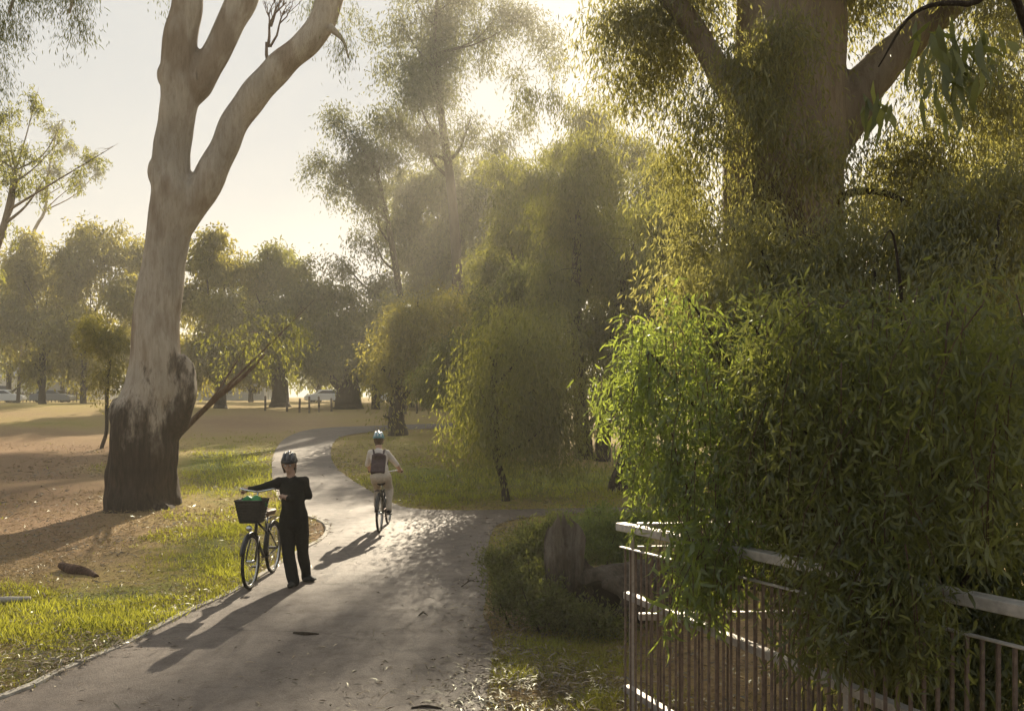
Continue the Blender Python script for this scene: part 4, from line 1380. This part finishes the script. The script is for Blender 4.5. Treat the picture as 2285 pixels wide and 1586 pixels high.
        for z in np.arange(zb + .03, zt - .01, .035):
            cs = [corner(z, *c, -.003) for c in ((-1, -1), (1, -1), (1, 1), (-1, 1))]
            for a, b in zip(cs, cs[1:] + cs[:1]): wv.tube([a, b], .004, 4)
        put(wv, 'weave', M['wicker'], bk)
        lamp = MB().ball((hx + .05, 0, .76), (.035, .04, .04), 10, 7)
        put(lamp, 'headlamp', M['chrome'])
    return root


Yb = 11.08
bikeA = bicycle('bicycle', 'black upright bicycle with a front basket being wheeled on the path', (-3.25, Yb, .013), R(-90), M['black_paint'], M['tan_saddle'], 1.20, .16, .50, base=1.0, crank=1.0, basket=True)
# green bag lying in the basket
gbm = MB()
for (x, y, z, r) in [(0, 0, 0, .1), (.09, .03, -.02, .08), (-.09, -.02, -.01, .09), (.03, .05, .05, .07), (-.04, -.03, .06, .06), (.13, -.02, .01, .05)]:
    gbm.ball(Vector((-3.25 + x, Yb - .43 + y, 1.065 + z)), (r, r * .85, r * .7), 12, 8)
V, N, F = remeshed(gbm, .012, 3)
V = V + N * (np.sin(V[:, 0] * 60 + V[:, 2] * 40) * np.sin(V[:, 1] * 70 + V[:, 0] * 30) * .008)[:, None]
V[:, 2] = np.maximum(V[:, 2], .86)
gb = mesh_np('shopping_bag', V, F, M['green_bag'], None, smooth=True)
tag(gb, 'crumpled green bag lying in the bicycle basket', 'bag')

bikeB = bicycle('bicycle', 'black bicycle ridden away along the path towards the fork', (-2.33, 15.5, .013), R(90), M['black_paint'], M['rubber'], 1.02, .06, .58, base=1.04, crank=0.0, basket=False, guards=True, saddle_z=.86)


# ---------------------------------------------------------------- people
def body(root, prims, mats, voxel=.0085, smooth_it=4, name='body'):
    """prims: ('c', a, ra, b, rb, mat) tapered limb; ('e', centre, (rx,ry,rz), mat[, rot]); one continuous skin"""
    mb = MB()
    segs = []
    for p in prims:
        if p[0] == 'c':
            _, a, ra, b, rb, m = p
            a, b = Vector(a), Vector(b)
            mb.tube([a, b], [ra, rb], 14)
            mb.ball(a, ra, 14, 8); mb.ball(b, rb, 14, 8)
            segs.append((a, b, ra, rb, m))
        else:
            c = Vector(p[1]); r = p[2]
            mb.ball(c, r, 16, 10, p[4] if len(p) > 4 else None)
            mean = min(r)
            segs.append((c, c, mean, mean, p[3], r))
    V, N, F = remeshed(mb, voxel, smooth_it)
    V = V + N * (rough_noise(V, 16, 21, 3, (1, 1, .6)) * .0045)[:, None]
    ctr = V[F].mean(1)
    best = np.full(len(F), 1e9); mi = np.zeros(len(F), int)
    for s in segs:
        a, b = np.array(s[0]), np.array(s[1])
        ab = b - a; l2 = ab @ ab
        t = np.clip(((ctr - a) @ ab) / l2, 0, 1) if l2 > 1e-9 else np.zeros(len(ctr))
        if len(s) > 5:
            q = (ctr - a) / np.array(s[5])
            dd = (np.linalg.norm(q, axis=1) - 1) * s[2]
        else:
            dd = np.linalg.norm(ctr - (a + t[:, None] * ab), axis=1) - (s[2] * (1 - t) + s[3] * t)
        k = dd < best
        best[k] = dd[k]; mi[k] = s[4]
    return mesh_np(name, V, F, None, root, smooth=True, mat_idx=mi, mats=mats)


def hand(prims, wrist, palm, grip_dir, curl_dir, m, thumb_side):
    """palm and five fingers that curl round a bar; grip_dir runs along the bar, curl_dir away from the palm"""
    w_, p_ = Vector(wrist), Vector(palm)
    g = Vector(grip_dir).normalized(); c = Vector(curl_dir).normalized()
    f = (p_ - w_).normalized()
    prims.append(('c', w_, .024, p_, .03, m))
    prims.append(('e', p_, (.034, .034, .03), m))
    for i, (o, l) in enumerate(((-.033, .028), (-.011, .033), (.011, .031), (.033, .024))):
        k0 = p_ + g * o + f * .022
        k1 = k0 + f * l + c * .006
        k2 = k1 + c * .03 - f * .004
        k3 = k2 - f * .022 + c * .006
        prims.append(('c', k0, .0098, k1, .0092, m)); prims.append(('c', k1, .0092, k2, .0085, m)); prims.append(('c', k2, .0085, k3, .0078, m))
    t0 = p_ + g * (.04 * thumb_side) - f * .012
    t1 = t0 + g * (.012 * thumb_side) + c * .028 + f * .012
    t2 = t1 + f * .022 + c * .012
    prims.append(('c', t0, .012, t1, .0105, m)); prims.append(('c', t1, .0105, t2, .009, m))


def head(prims, c, fwd, m):
    """skull, jaw, nose, ears; fwd is where the face looks"""
    c = Vector(c); f = Vector(fwd).normalized(); s = f.cross(Vector((0, 0, 1))).normalized(); up = s.cross(f)
    prims.append(('e', c + up * .02 - f * .012, (.076, .088, .10), m))
    prims.append(('c', c + f * .02 - up * .03, .058, c + f * .045 - up * .075, .036, m))
    prims.append(('c', c + f * .088 + up * .005, .009, c + f * .108 - up * .022, .013, m))
    prims.append(('c', c + f * .082 - up * .052 - s * .016, .008, c + f * .082 - up * .052 + s * .016, .008, m))
    for k in (-1, 1):
        prims.append(('e', c + s * .08 * k - f * .008 - up * .005, (.013, .02, .03), m))
        prims.append(('c', c + f * .072 + s * .014 * k + up * .022, .011, c + f * .066 + s * .046 * k + up * .022, .01, m))


def eyes(root, c, fwd):
    c = Vector(c); f = Vector(fwd).normalized(); s = f.cross(Vector((0, 0, 1))).normalized(); up = s.cross(f)
    for k in (-1, 1):
        MB().ball(c + f * .078 + s * .031 * k + up * .008, .0115, 10, 7).build('eye', M['helmet_white'], root)
        MB().ball(c + f * .085 + s * .031 * k + up * .008, .006, 8, 6).build('iris', M['rubber'], root)


def helmet(root, c, fwd, shell, rib):
    """vented bicycle helmet: a shell split by fore-and-aft vents, visor-free"""
    c = Vector(c); f = Vector(fwd).normalized(); s = f.cross(Vector((0, 0, 1))).normalized(); up = s.cross(f)
    mb = MB()
    nu, nv = 24, 8
    V, F = [], []
    for layer, k in ((0, 1.0), (1, .86)):
        for i in range(nv + 1):
            th = math.pi / 2 * i / nv
            for j in range(nu):
                a = 2 * math.pi * j / nu
                x = math.cos(a); y = math.sin(a)
                groove = .93 if (layer == 0 and j % 4 == 1 and 1 < i < nv) else 1.0
                r = k * groove
                q = f * x * .135 * math.cos(th) * r + s * y * .105 * math.cos(th) * r + up * ((.125 * math.sin(th)) * r - .012 * x * math.cos(th))
                V.append(c + q)
    n1 = (nv + 1) * nu
    for layer in (0, 1):
        for i in range(nv):
            for j in range(nu):
                k = (j + 1) % nu
                q = (layer * n1 + i * nu + j, layer * n1 + i * nu + k, layer * n1 + (i + 1) * nu + k, layer * n1 + (i + 1) * nu + j)
                F.append(q if layer == 0 else tuple(reversed(q)))
    for j in range(nu):
        k = (j + 1) % nu
        F.append((j, n1 + j, n1 + k, k))
    mb.add(V, F)
    h = mb.build('helmet', shell, root)
    rb = MB()
    for o in (-.055, 0, .055):
        pts = []
        for t in np.linspace(.35, math.pi - .35, 9):
            kx = math.sqrt(max(0, 1 - (o / .105) ** 2))
            pts.append(c + s * o + f * math.cos(t) * .137 * kx + up * (.131 * math.sin(t) * kx - .008 * math.cos(t)))
        rb.tube(pts, .015, 7)
    o = rb.build('helmet_ridge', rib, None)
    o.parent = h
    o.matrix_parent_inverse = h.matrix_parent_inverse.copy() @ Matrix.Identity(4) if False else Matrix.Identity(4)
    # the shell is authored in world space under root; cancel both parents
    o.matrix_parent_inverse = (Matrix.Translation(root.location) @ h.matrix_parent_inverse).inverted()
    strap = MB()
    for k in (-1, 1):
        strap.tube([c + s * .095 * k + f * .03, c + s * .075 * k + f * .03 - up * .09, c + f * .045 - up * .135], .005, 5)
    o = strap.build('chin_strap', M['rubber'], root)
    return h


def person_wheeling():
    Yp = 10.98
    Q = lambda px, py, y=Yp: P(px, py, y)
    root = thing('person', 'person in black clothes and a bike helmet standing beside the basket bicycle', 'person', (*G(662, 1305), .0))
    sk, sh, tr, so = 0, 1, 2, 3
    pr = []
    fwd = Vector((.05, -1, -.05))
    hc = Q(645, 1038)
    head(pr, hc, fwd, sk)
    pr.append(('c', Q(648, 1052), .055, Q(650, 1066), .058, sk))
    # torso
    pr.append(('e', Q(651, 1092), (.165, .11, .19), sh))
    pr.append(('c', Q(632, 1074), .062, Q(671, 1073), .062, sh))
    pr.append(('c', Q(643, 1098), .105, Q(647, 1135), .105, sh))
    pr.append(('c', Q(661, 1098), .105, Q(664, 1135), .105, sh))
    pr.append(('c', Q(647, 1135), .105, Q(645, 1152), .112, sh))
    pr.append(('c', Q(664, 1135), .105, Q(667, 1152), .112, sh))
    pr.append(('c', Q(644, 1158), .112, Q(642, 1178), .108, tr))
    pr.append(('c', Q(668, 1158), .112, Q(670, 1178), .108, tr))
    pr.append(('e', Q(656, 1166), (.17, .125, .12), tr))
    # her right arm out to the far grip, left arm bent to the near grip
    hl = Vector((-3.25 - .25, 10.99, 1.215)); hr = Vector((-3.25 + .25, 10.99, 1.215))
    gl = Vector((-3.49, 11.02, 1.228)); gr = Vector((-2.99, 11.02, 1.228))
    sl_, el, wl = Q(624, 1075), Q(588, 1086, 11.0), Q(558, 1091, 11.03)
    pr += [('c', sl_, .064, el, .047, sh), ('c', el, .047, wl, .034, sh)]
    hand(pr, wl, Q(548, 1093, 11.02), Vector((0, 1, .1)), Vector((0, 0, -1)), sk, -1)
    sr_, er, wr = Q(679, 1074), Q(689, 1106, 11.06), Q(645, 1112, 10.86)
    pr += [('c', sr_, .064, er, .05, sh), ('c', er, .05, wr, .034, sh)]
    hand(pr, wr, Q(631, 1106, 10.9), Vector((0, 1, .1)), Vector((0, 0, -1)), sk, -1)
    # legs in loose trousers
    pr += [('c', Q(640, 1172), .10, Q(644, 1235, 10.88), .082, tr), ('c', Q(644, 1235, 10.88), .082, Q(655, 1297, 10.76), .074, tr)]
    pr += [('c', Q(672, 1172), .10, Q(676, 1235, 11.0), .076, tr), ('c', Q(676, 1235, 11.0), .076, Q(684, 1287, 11.06), .068, tr)]
    a = Q(655, 1304, 10.76)
    pr += [('c', Vector((a.x, 10.80, .055)), .04, Vector((a.x - .01, 10.62, .045)), .034, so), ('e', Vector((a.x, 10.72, .04)), (.045, .14, .03), so)]
    b = Q(688, 1293, 11.06)
    pr += [('c', Vector((b.x - .02, 11.10, .075)), .042, Vector((b.x + .075, 10.98, .05)), .036, so), ('e', Vector((b.x + .03, 11.03, .045)), (.09, .09, .032), so)]
    body(root, pr, [M['skin'], M['black_knit'], M['black_cloth'], M['rubber']])
    eyes(root, hc, fwd)
    hb = MB()
    up = Vector((0, 0, 1))
    hb.ball(hc + Vector((0, .035, .02)), (.088, .085, .10), 14, 9)
    hb.ball(hc + Vector((.062, .03, -.055)), (.028, .04, .06), 10, 7)
    hb.ball(hc + Vector((-.062, .03, -.05)), (.026, .04, .055), 10, 7)
    hb.ball(hc + Vector((0, .06, -.06)), (.07, .04, .06), 10, 7)
    V, N, F = remeshed(hb, .009, 2)
    V = V + N * (np.sin(V[:, 0] * 260 + V[:, 2] * 40) * .003)[:, None]
    mesh_np('hair', V, F, M['hair_brown'], root, smooth=True)
    helmet(root, hc + Vector((0, .01, .045)), fwd, M['helmet_black'], M['helmet_grey'])


person_wheeling()


def person_riding():
    Yp = 15.25
    Q = lambda px, py, y=Yp: P(px, py, y)
    root = thing('person', 'person in pale clothes and a teal helmet riding a bicycle away', 'person', (-2.33, 15.4, .0))
    sk, sh, tr, so = 0, 1, 2, 3
    pr = []
    fwd = Vector((0, 1, 0))
    hc = Q(845, 984, 15.55)
    head(pr, hc, fwd, sk)
    pr.append(('c', hc + Vector((0, -.02, -.06)), .055, Q(846, 1003, 15.48), .058, sk))
    hipz = .93
    pel = Vector((-2.345, 15.22, .97))
    chest = Q(846, 1024, 15.42)
    pr.append(('e', chest, (.165, .115, .19), sh))
    sL, sR = Q(828, 1011, 15.46), Q(864, 1011, 15.46)
    pr.append(('c', sL, .062, sR, .062, sh))
    pr.append(('c', chest, .13, pel + Vector((0, .04, .12)), .135, sh))
    pr.append(('e', pel + Vector((0, -.01, 0)), (.195, .15, .135), tr))
    # arms to the bar ends
    gl = Vector((-2.33 - .29, 15.70, 1.03)); gr = Vector((-2.33 + .29, 15.70, 1.03))
    for (s0, g, k) in ((sL, gl, -1), (sR, gr, 1)):
        e = s0.lerp(g, .5) + Vector((.05 * k, -.04, -.04))
        wv = g + Vector((-.015 * k, -.075, .03))
        pr += [('c', s0, .058, e, .044, sh), ('c', e, .042, wv, .03, sk)]
        hand(pr, wv, g + Vector((-.01 * k, -.035, .022)), Vector((k, 0, 0)), Vector((0, 0, -1)), sk, -1)
    # legs to the level pedals
    bbx, bby, bbz = -2.33, 15.5 - .08, .30
    for k, py_ in ((-1, bby + .17 * -1 * -1), (1, bby - .17)):
        hip = pel + Vector((.09 * k, 0, -.02))
        foot = Vector((bbx + .135 * k, (bby + .17) if k < 0 else (bby - .17), bbz + .055))
        ank = foot + Vector((0, -.07, .07))
        knee = hip.lerp(ank, .5) + Vector((.012 * k, .20 if k < 0 else .16, .05))
        pr += [('c', hip, .098, knee, .07, tr), ('c', knee, .07, ank, .052, tr)]
        pr += [('c', foot + Vector((0, -.09, 0)), .036, foot + Vector((0, .1, -.008)), .03, so), ('c', ank, .036, foot + Vector((0, -.07, .01)), .036, so)]
    body(root, pr, [M['skin'], M['white_cloth'], M['beige_cloth'], M['rubber']])
    eyes(root, hc, fwd)
    hb = MB()
    hb.ball(hc + Vector((0, -.035, .02)), (.086, .082, .10), 14, 9)
    hb.ball(hc + Vector((0, -.055, -.06)), (.06, .04, .06), 10, 7)
    V, N, F = remeshed(hb, .01, 2)
    mesh_np('hair', V, F, M['hair_brown'], root, smooth=True)
    helmet(root, hc + Vector((0, 0, .05)), fwd, M['helmet_teal'], M['helmet_white'])
    # backpack
    ax = (chest - pel).normalized()
    cb = chest.lerp(pel, .36) + Vector((0, -.155, .03))
    bp = thing('backpack', 'dark purple backpack on the back of the riding person', 'backpack', tuple(cb))
    mb = MB()
    rot = Matrix.Rotation(-math.atan2(ax.y, ax.z), 3, 'X')
    mb.box(cb, (.25, .10, .36), rot)
    mb.ball(cb + Vector((0, -.04, -.08)), (.11, .07, .11), 12, 8)
    mb.ball(cb + Vector((0, .03, .15)), (.115, .06, .06), 12, 8)
    V, N, F = remeshed(mb, .012, 6)
    mesh_np('pack', V, F, M['purple_pack'], bp, smooth=True)
    for k in (-1, 1):
        q, r = spline([cb + Vector((.08 * k, .05, .15)), Vector((chest.x + .10 * k, chest.y - .03, chest.z + .17)), Vector((chest.x + .115 * k, chest.y + .10, chest.z + .10)), Vector((chest.x + .14 * k, chest.y + .09, chest.z - .08)), cb + Vector((.115 * k, .06, -.13))], [.017] * 5, 5)
        MB().tube(q, r, 6).build('strap', M['purple_pack'], bp)


person_riding()


# ---------------------------------------------------------------- far things: bollards, cars, houses
def far_things():
    for i, px in enumerate([592, 640, 668, 690, 712, 740, 905, 930]):
        Y = 66 + 1.2 * math.sin(i * 1.7)
        x = (px - CX) * Y / FPX
        z = gzf(x, Y)
        h = 1.15 + .12 * math.sin(i * 2.3)
        mb = MB().tube([(x, Y, z - .2), (x + .02 * math.sin(i), Y, z + h * .7), (x + .04 * math.sin(i), Y, z + h), (x + .04 * math.sin(i), Y, z + h + .04)], [.085, .082, .08, .03], 9, True, .04, i)
        o = mb.build('timber_bollard', M['post_wood'])
        which = ('leftmost', 'second', 'third', 'fourth', 'fifth', 'sixth', 'seventh', 'rightmost')[i]
        tag(o, which + ' timber bollard from the left across the far end of the park', 'bollard', 'bollards across the far end of the park')

    def car(label, x, Y, rot, paint, van=False):
        z = gzf(x, Y)
        root = thing('parked_car', label, 'car', (x, Y, z))
        root.rotation_euler = (0, 0, rot)
        L, Wd, H = (4.4, 1.76, 1.46) if not van else (4.8, 1.9, 1.9)
        prof = [(-L / 2, .35), (-L / 2, .78), (-L / 2 + .15, .92), (-L / 2 + .55, .98), (-L / 2 + 1.0, H - .06), (-L / 2 + 1.25, H), (.35, H), (.65, H - .05), (1.15, .98), (L / 2 - .3, .86), (L / 2 - .03, .7), (L / 2, .38), (L / 2 - .1, .25), (-L / 2 + .1, .25)]
        n = len(prof)
        V = []
        for (px, pz) in prof:
            t = max(0, (pz - .95) / (H - .95)) * .14
            V += [(px, -Wd / 2 + t, pz), (px, Wd / 2 - t, pz)]
        F = [(2 * i, 2 * ((i + 1) % n), 2 * ((i + 1) % n) + 1, 2 * i + 1) for i in range(n)]
        F += [tuple(2 * i for i in reversed(range(n))), tuple(2 * i + 1 for i in range(n))]
        mb = MB(); mb.add(V, F)
        b = mb.build('body', paint, root, smooth=False, local=True, bevel=.05)
        for sy in (-1, 1):
            q = []
            for (px, pz) in [(-L / 2 + .72, 1.02), (-L / 2 + 1.12, H - .1), (.32, H - .1), (.98, 1.02)]:
                t = max(0, (pz - .95) / (H - .95)) * .14
                q.append((px, sy * (Wd / 2 - t + .006), pz))
            m2 = MB(); m2.add(q + [(a, bb_ - sy * .02, c) for a, bb_, c in q], [(0, 1, 2, 3), (7, 6, 5, 4), (0, 4, 5, 1), (1, 5, 6, 2), (2, 6, 7, 3), (3, 7, 4, 0)])
            m2.build('side_window', M['glass'], root, smooth=False, local=True)
            for sx in (-L / 2 + .85, L / 2 - .85):
                t = MB(); lathe_ring(t, (sx, sy * (Wd / 2 - .1), .31), (0, 1, 0), .22, .09, 20, 8)
                wh = t.build('wheel', M['rubber'], root, local=True)
                MB().tube([(sx, sy * (Wd / 2 - .15), .31), (sx, sy * (Wd / 2 - .05), .31)], .17, 12).build('rim', M['chrome'], wh, local=True)
        for nm, xs, zs, q in (('windscreen', .66, 1.15, 1), ('rear_window', -L / 2 + 1.0, -L / 2 + .55, -1)):
            x1, z1 = (.70, H - .09) if q > 0 else (-L / 2 + .97, H - .11)
            x2, z2 = (1.10, 1.02) if q > 0 else (-L / 2 + .6, 1.03)
            d_ = .02 * q
            V = [(x1 + d_, -Wd / 2 + .2, z1), (x1 + d_, Wd / 2 - .2, z1), (x2 + d_, Wd / 2 - .1, z2), (x2 + d_, -Wd / 2 + .1, z2)]
            m3 = MB(); m3.add(V + [(a - d_ * 2, b_, c) for a, b_, c in V], [(0, 1, 2, 3), (7, 6, 5, 4), (0, 4, 5, 1), (1, 5, 6, 2), (2, 6, 7, 3), (3, 7, 4, 0)])
            m3.build(nm, M['glass'], root, smooth=False, local=True)
        for sy in (-1, 1):
            MB().ball((L / 2 - .12, sy * (Wd / 2 - .25), .68), (.1, .16, .07), 8, 6).build('headlight', M['chrome'], root, local=True)
    car('white car seen between the far trunks behind the bollards', (724 - CX) * 98 / FPX, 98, R(200), M['white_paint'])
    car('white car half hidden behind the trees right of the path bend', (893 - CX) * 100 / FPX, 100, R(185), M['white_paint'])
    car('white car parked at the far left edge by the boundary', (6 - CX) * 95 / FPX, 95, R(15), M['white_paint'])
    car('dark grey car parked in front of the far grey house', (118 - CX) * 97 / FPX, 97, R(5), M['grey_paint'])

    def house(label, px0, px1, Y, eave, ridge, wall):
        x0, x1 = (px0 - CX) * Y / FPX, (px1 - CX) * Y / FPX
        z = gzf((x0 + x1) / 2, Y) - .1
        cx, wd, dp = (x0 + x1) / 2, x1 - x0, 8.0
        root = thing('house', label, 'house', (cx, Y, z))
        MB().box((cx, Y + dp / 2, z + eave / 2), (wd, dp, eave)).build('wall', wall, root, smooth=False)
        V = [(x0 - .4, Y - .5, z + eave + .01), (x1 + .4, Y - .5, z + eave + .01), (x1 + .4, Y + dp + .4, z + eave + .01), (x0 - .4, Y + dp + .4, z + eave + .01), (x0 - .4, Y + dp / 2, z + ridge), (x1 + .4, Y + dp / 2, z + ridge)]
        m = MB(); m.add(V, [(3, 2, 1, 0), (0, 1, 5, 4), (2, 3, 4, 5), (1, 2, 5), (3, 0, 4)])
        m.build('roof', M['roof_grey'], root, smooth=False)
        k = max(2, int(wd / 3))
        for i in range(k):
            wx = x0 + wd * (i + .5) / k
            f = MB().box((wx, Y - .03, z + 1.5), (1.3, .1, 1.3)).build('window', M['wall_pale'], root, smooth=False)
            p_ = MB().box((wx, Y - .07, z + 1.5), (1.1, .06, 1.1)).build('pane', M['glass'], f, smooth=False)
            p_.matrix_parent_inverse = (Matrix.Translation(root.location) @ f.matrix_parent_inverse).inverted()
        for sx in (x0 + .2, x1 - .2):
            MB().box((sx, Y - .8, z + eave / 2), (.35, .35, eave)).build('porch_post', M['wall_pale'], root, smooth=False)
    house('low grey house with pale porch posts beyond the far left trees', 60, 200, 118, 3.0, 4.8, M['wall_grey'])
    house('pale rendered house half hidden behind the trunks right of the huge gum', 430, 600, 118, 3.2, 5.0, M['wall_grey'])
    house('pale house at the extreme left edge beyond the parked car', -60, 30, 112, 3.2, 4.6, M['wall_pale'])

    # low picket boundary at the far left
    root = thing('picket_fence', 'low pale picket fence in front of the far left house', 'fence', ((90 - CX) * 100 / FPX, 100, gzf(-55, 100)))
    xa, xb = (12 - CX) * 100 / FPX, (180 - CX) * 100 / FPX
    for zz in (.35, .95):
        MB().bar((xa, 100, gzf(xa, 100) + zz), (xb, 100, gzf(xb, 100) + zz), .05, .08).build('rail', M['post_wood'], root, smooth=False)
    for x in np.arange(xa, xb, .42):
        z = gzf(x, 100)
        MB().box((x, 99.94, z + .6), (.12, .03, 1.2)).build('picket', M['post_wood'], root, smooth=False)


far_things()


# ---------------------------------------------------------------- grass, leaf litter, fallen wood
def scatter(n, y0, y1, power=2.0, xl=-.68, xr=.42):
    """ground points, denser near the eye"""
    u = rng.random(n)
    a, b = 1 / y0, 1 / y1
    y = 1 / (a + (b - a) * u) if power == 2 else y0 + (y1 - y0) * u
    x = y * rng.uniform(xl, xr, n)
    return x, y


def grass():
    x, y = scatter(340000, 5.2, 48)
    g = greenness(x, y) + .28 * (np.sin(x * 1.3 + np.sin(y * 1.1) * 1.5) * np.sin(y * .9 + x * .5)) + .22 * np.sin(x * 3.7 + 2 * np.sin(y * 2.3)) * np.sin(y * 4.1 + x * 1.7) + rng.normal(size=len(x)) * .13 - .05
    k = (g > .50) & ~pip(x, y, path_poly)
    k &= ~((x > 1.0) & (y < 6.0))
    x, y, g = x[k], y[k], g[k]
    z = gz(x, y)
    n = len(x)
    h = (.035 + .055 * np.clip(g - .45, 0, .6) / .5) * rng.uniform(.5, 1.5, n) * np.clip(y / 14, .9, 1.6)
    wv = .0065 * np.clip(y / 8, .8, 4)
    a = rng.uniform(0, 2 * np.pi, n)
    lean = rng.normal(size=(n, 2)) * .45
    b = np.stack([x, y, z], 1)
    sd = np.stack([np.cos(a), np.sin(a), np.zeros(n)], 1) * wv[:, None]
    tip = b + np.stack([lean[:, 0] * h, lean[:, 1] * h, h], 1)
    V = np.stack([b - sd, b + sd, tip], 1).reshape(-1, 3)
    F = np.arange(3 * n).reshape(n, 3)
    tint = np.clip((g - .5) * 1.3 + .35 * np.sin(x * 5.1 + 1.5 * np.sin(y * 3.3)) * np.sin(y * 5.7 + x) + rng.normal(size=n) * .25 + .02, 0, 1)
    o = mesh_np('grass', V, F, M['grass'], tint=tint)
    tag(o, 'short green and yellowing grass growing beside the path', 'grass', None, 'stuff')
    # dry straw where the grass is thin
    x, y = scatter(150000, 5.2, 40)
    g = greenness(x, y) + rng.normal(size=len(x)) * .15
    k = (g < .85) & (g > .05) & ~pip(x, y, path_poly)
    x, y = x[k], y[k]
    n = len(x)
    b = np.stack([x, y, gz(x, y) + .004], 1)
    d = unit(np.stack([rng.normal(size=n), rng.normal(size=n), np.abs(rng.normal(size=n)) * .45], 1))
    V, F, m = leaf_arrays(b, d, rng.uniform(.03, .09, n) * np.clip(y / 12, .8, 2), .007 * np.clip(y / 8, .8, 4), False)
    o = mesh_np('dry_grass', V, F, M['straw'], tint=rng.random(n))
    tag(o, 'dry straw-coloured grass lying on the bare ground', 'grass', None, 'stuff')


grass()


def litter():
    x, y = scatter(85000, 5.4, 40)
    dl = np.full(len(x), 1e9)
    for (a, b) in left_g[::1]:
        dl = np.minimum(dl, np.hypot(x - a, y - b))
    dr = np.full(len(x), 1e9)
    for (a, b) in right_g:
        dr = np.minimum(dr, np.hypot(x - a, y - b))
    onp = pip(x, y, path_poly)
    pr = np.where(onp, .013 + .34 * np.exp(-(dr / .3) ** 2) + .07 * np.exp(-(dr / .9) ** 2) + .10 * np.exp(-(dl / .12) ** 2), .30 + .7 * np.exp(-(dl / .34) ** 2) + .6 * np.exp(-(dr / .8) ** 2))
    pr = pr * (.4 + .9 * (np.sin(x * 2.1 + 1.7 * np.sin(y * 1.9)) * np.sin(y * 2.7 + x) > -.15))
    k = rng.random(len(x)) < pr
    x, y, onp = x[k], y[k], onp[k]
    n = len(x)
    z = gz(x, y) + np.where(onp, .018, .03) + .0008 * np.maximum(0, y - 30)
    b = np.stack([x, y, z], 1)
    a = rng.uniform(0, 2 * np.pi, n)
    d = unit(np.stack([np.cos(a), np.sin(a), rng.normal(size=n) * .22], 1))
    nor = unit(np.stack([rng.normal(size=n) * .35, rng.normal(size=n) * .35, np.ones(n)], 1))
    side = unit(np.cross(d, nor))
    far_k = np.clip(y / 12, .9, 2.2)
    ln = (rng.gamma(3.0, .024, n) + .02)[:, None] * far_k[:, None]; wd = rng.uniform(.008, .022, n)[:, None] * far_k[:, None]
    m = b + d * ln * .5 + nor * ln * .1
    V = np.stack([b, m + side * wd * .5, b + d * ln, m - side * wd * .5], 1).reshape(-1, 3)
    F = np.arange(4 * n).reshape(n, 4)
    tint = np.clip(rng.beta(1.3, 1.6, n), 0, 1)
    o = mesh_np('leaf_litter', V, F, M['litter'], tint=tint)
    tag(o, 'fallen dry leaves scattered along the path edges', 'leaf litter', None, 'stuff')


litter()


def fallen_wood():
    def branch(name, label, pts, rad, mat, cat='branch', side=()):
        q = []
        for (px, py, dz) in pts:
            x, y = G(px, py)
            q.append(Vector((x, y, gzf(x, y) + dz)))
        sp, sr = spline(q, rad, 4)
        mb = MB().tube(sp, sr, 8, True, .12, len(label))
        for (i, d, l) in side:
            a = sp[min(i, len(sp) - 1)]
            mb.tube([a, a + Vector(d) * l * .6 + Vector((0, 0, .01)), a + Vector(d) * l], [sr[0] * .6, sr[0] * .4, sr[0] * .15], 5)
        o = mb.build(name, mat)
        tag(o, label, cat)
    branch('fallen_branch', 'short dark rotting log lying in the grass left of the path', [(138, 1272, .06), (165, 1280, .05), (195, 1284, .05), (216, 1291, .03)], [.06, .07, .05, .03], M['red_bark'])
    branch('fallen_branch', 'pale stripped branch lying in the grass at the left edge of the picture', [(-40, 1347, .05), (20, 1347, .05), (68, 1345, .05)], [.035, .04, .028], M['concrete'])
    branch('fallen_twig', 'dark forked twig standing up on the path near the low bush', [(1030, 1312, .02), (1047, 1306, .06), (1060, 1300, .02)], [.008, .008, .004], M['dark_bark'], 'twig', [(3, (.3, .2, .6), .1), (4, (-.6, .1, .4), .07), (6, (.7, .2, .2), .1)])
    branch('fallen_twig', 'small dark curled twig on the path left of the stump', [(935, 1376, .02), (944, 1373, .035), (954, 1376, .02)], [.007, .009, .004], M['dark_bark'], 'twig', [(3, (.7, .3, .2), .05), (5, (-.5, .2, .2), .05)])
    branch('bark_strip', 'dark strip of bark lying across the middle of the path', [(655, 1415, .015), (680, 1418, .025), (712, 1417, .015)], [.012, .018, .007], M['dark_bark'], 'bark')
    branch('fallen_twig', 'twig on the path at the bottom edge of the picture', [(918, 1583, .015), (950, 1580, .02), (985, 1584, .015)], [.008, .01, .005], M['dark_bark'], 'twig')
    branch('fallen_branch', 'curved pale stick in front of the low dark bush', [(1115, 1355, .05), (1128, 1345, .10), (1142, 1335, .16)], [.012, .01, .006], M['concrete'])


fallen_wood()


# ---------------------------------------------------------------- air
def haze():
    x0, x1, y0, y1, z0, z1 = -425, 425, -65, 525, -1.5, 47
    mb = MB().box(((x0 + x1) / 2, (y0 + y1) / 2, (z0 + z1) / 2), (x1 - x0, y1 - y0, z1 - z0))
    m = bpy.data.materials.new('haze')
    m.use_nodes = True
    t = m.node_tree
    t.nodes.clear()
    out = t.nodes.new('ShaderNodeOutputMaterial')
    v = t.nodes.new('ShaderNodeVolumePrincipled')
    v.inputs['Color'].default_value = (1.0, .94, .80, 1)
    v.inputs['Density'].default_value = .0014
    v.inputs['Anisotropy'].default_value = .42
    t.links.new(v.outputs[0], out.inputs['Volume'])
    o = mb.build('haze', m, None, smooth=False)
    tag(o, 'warm dusty haze in the evening air', 'haze', None, 'stuff')


haze()
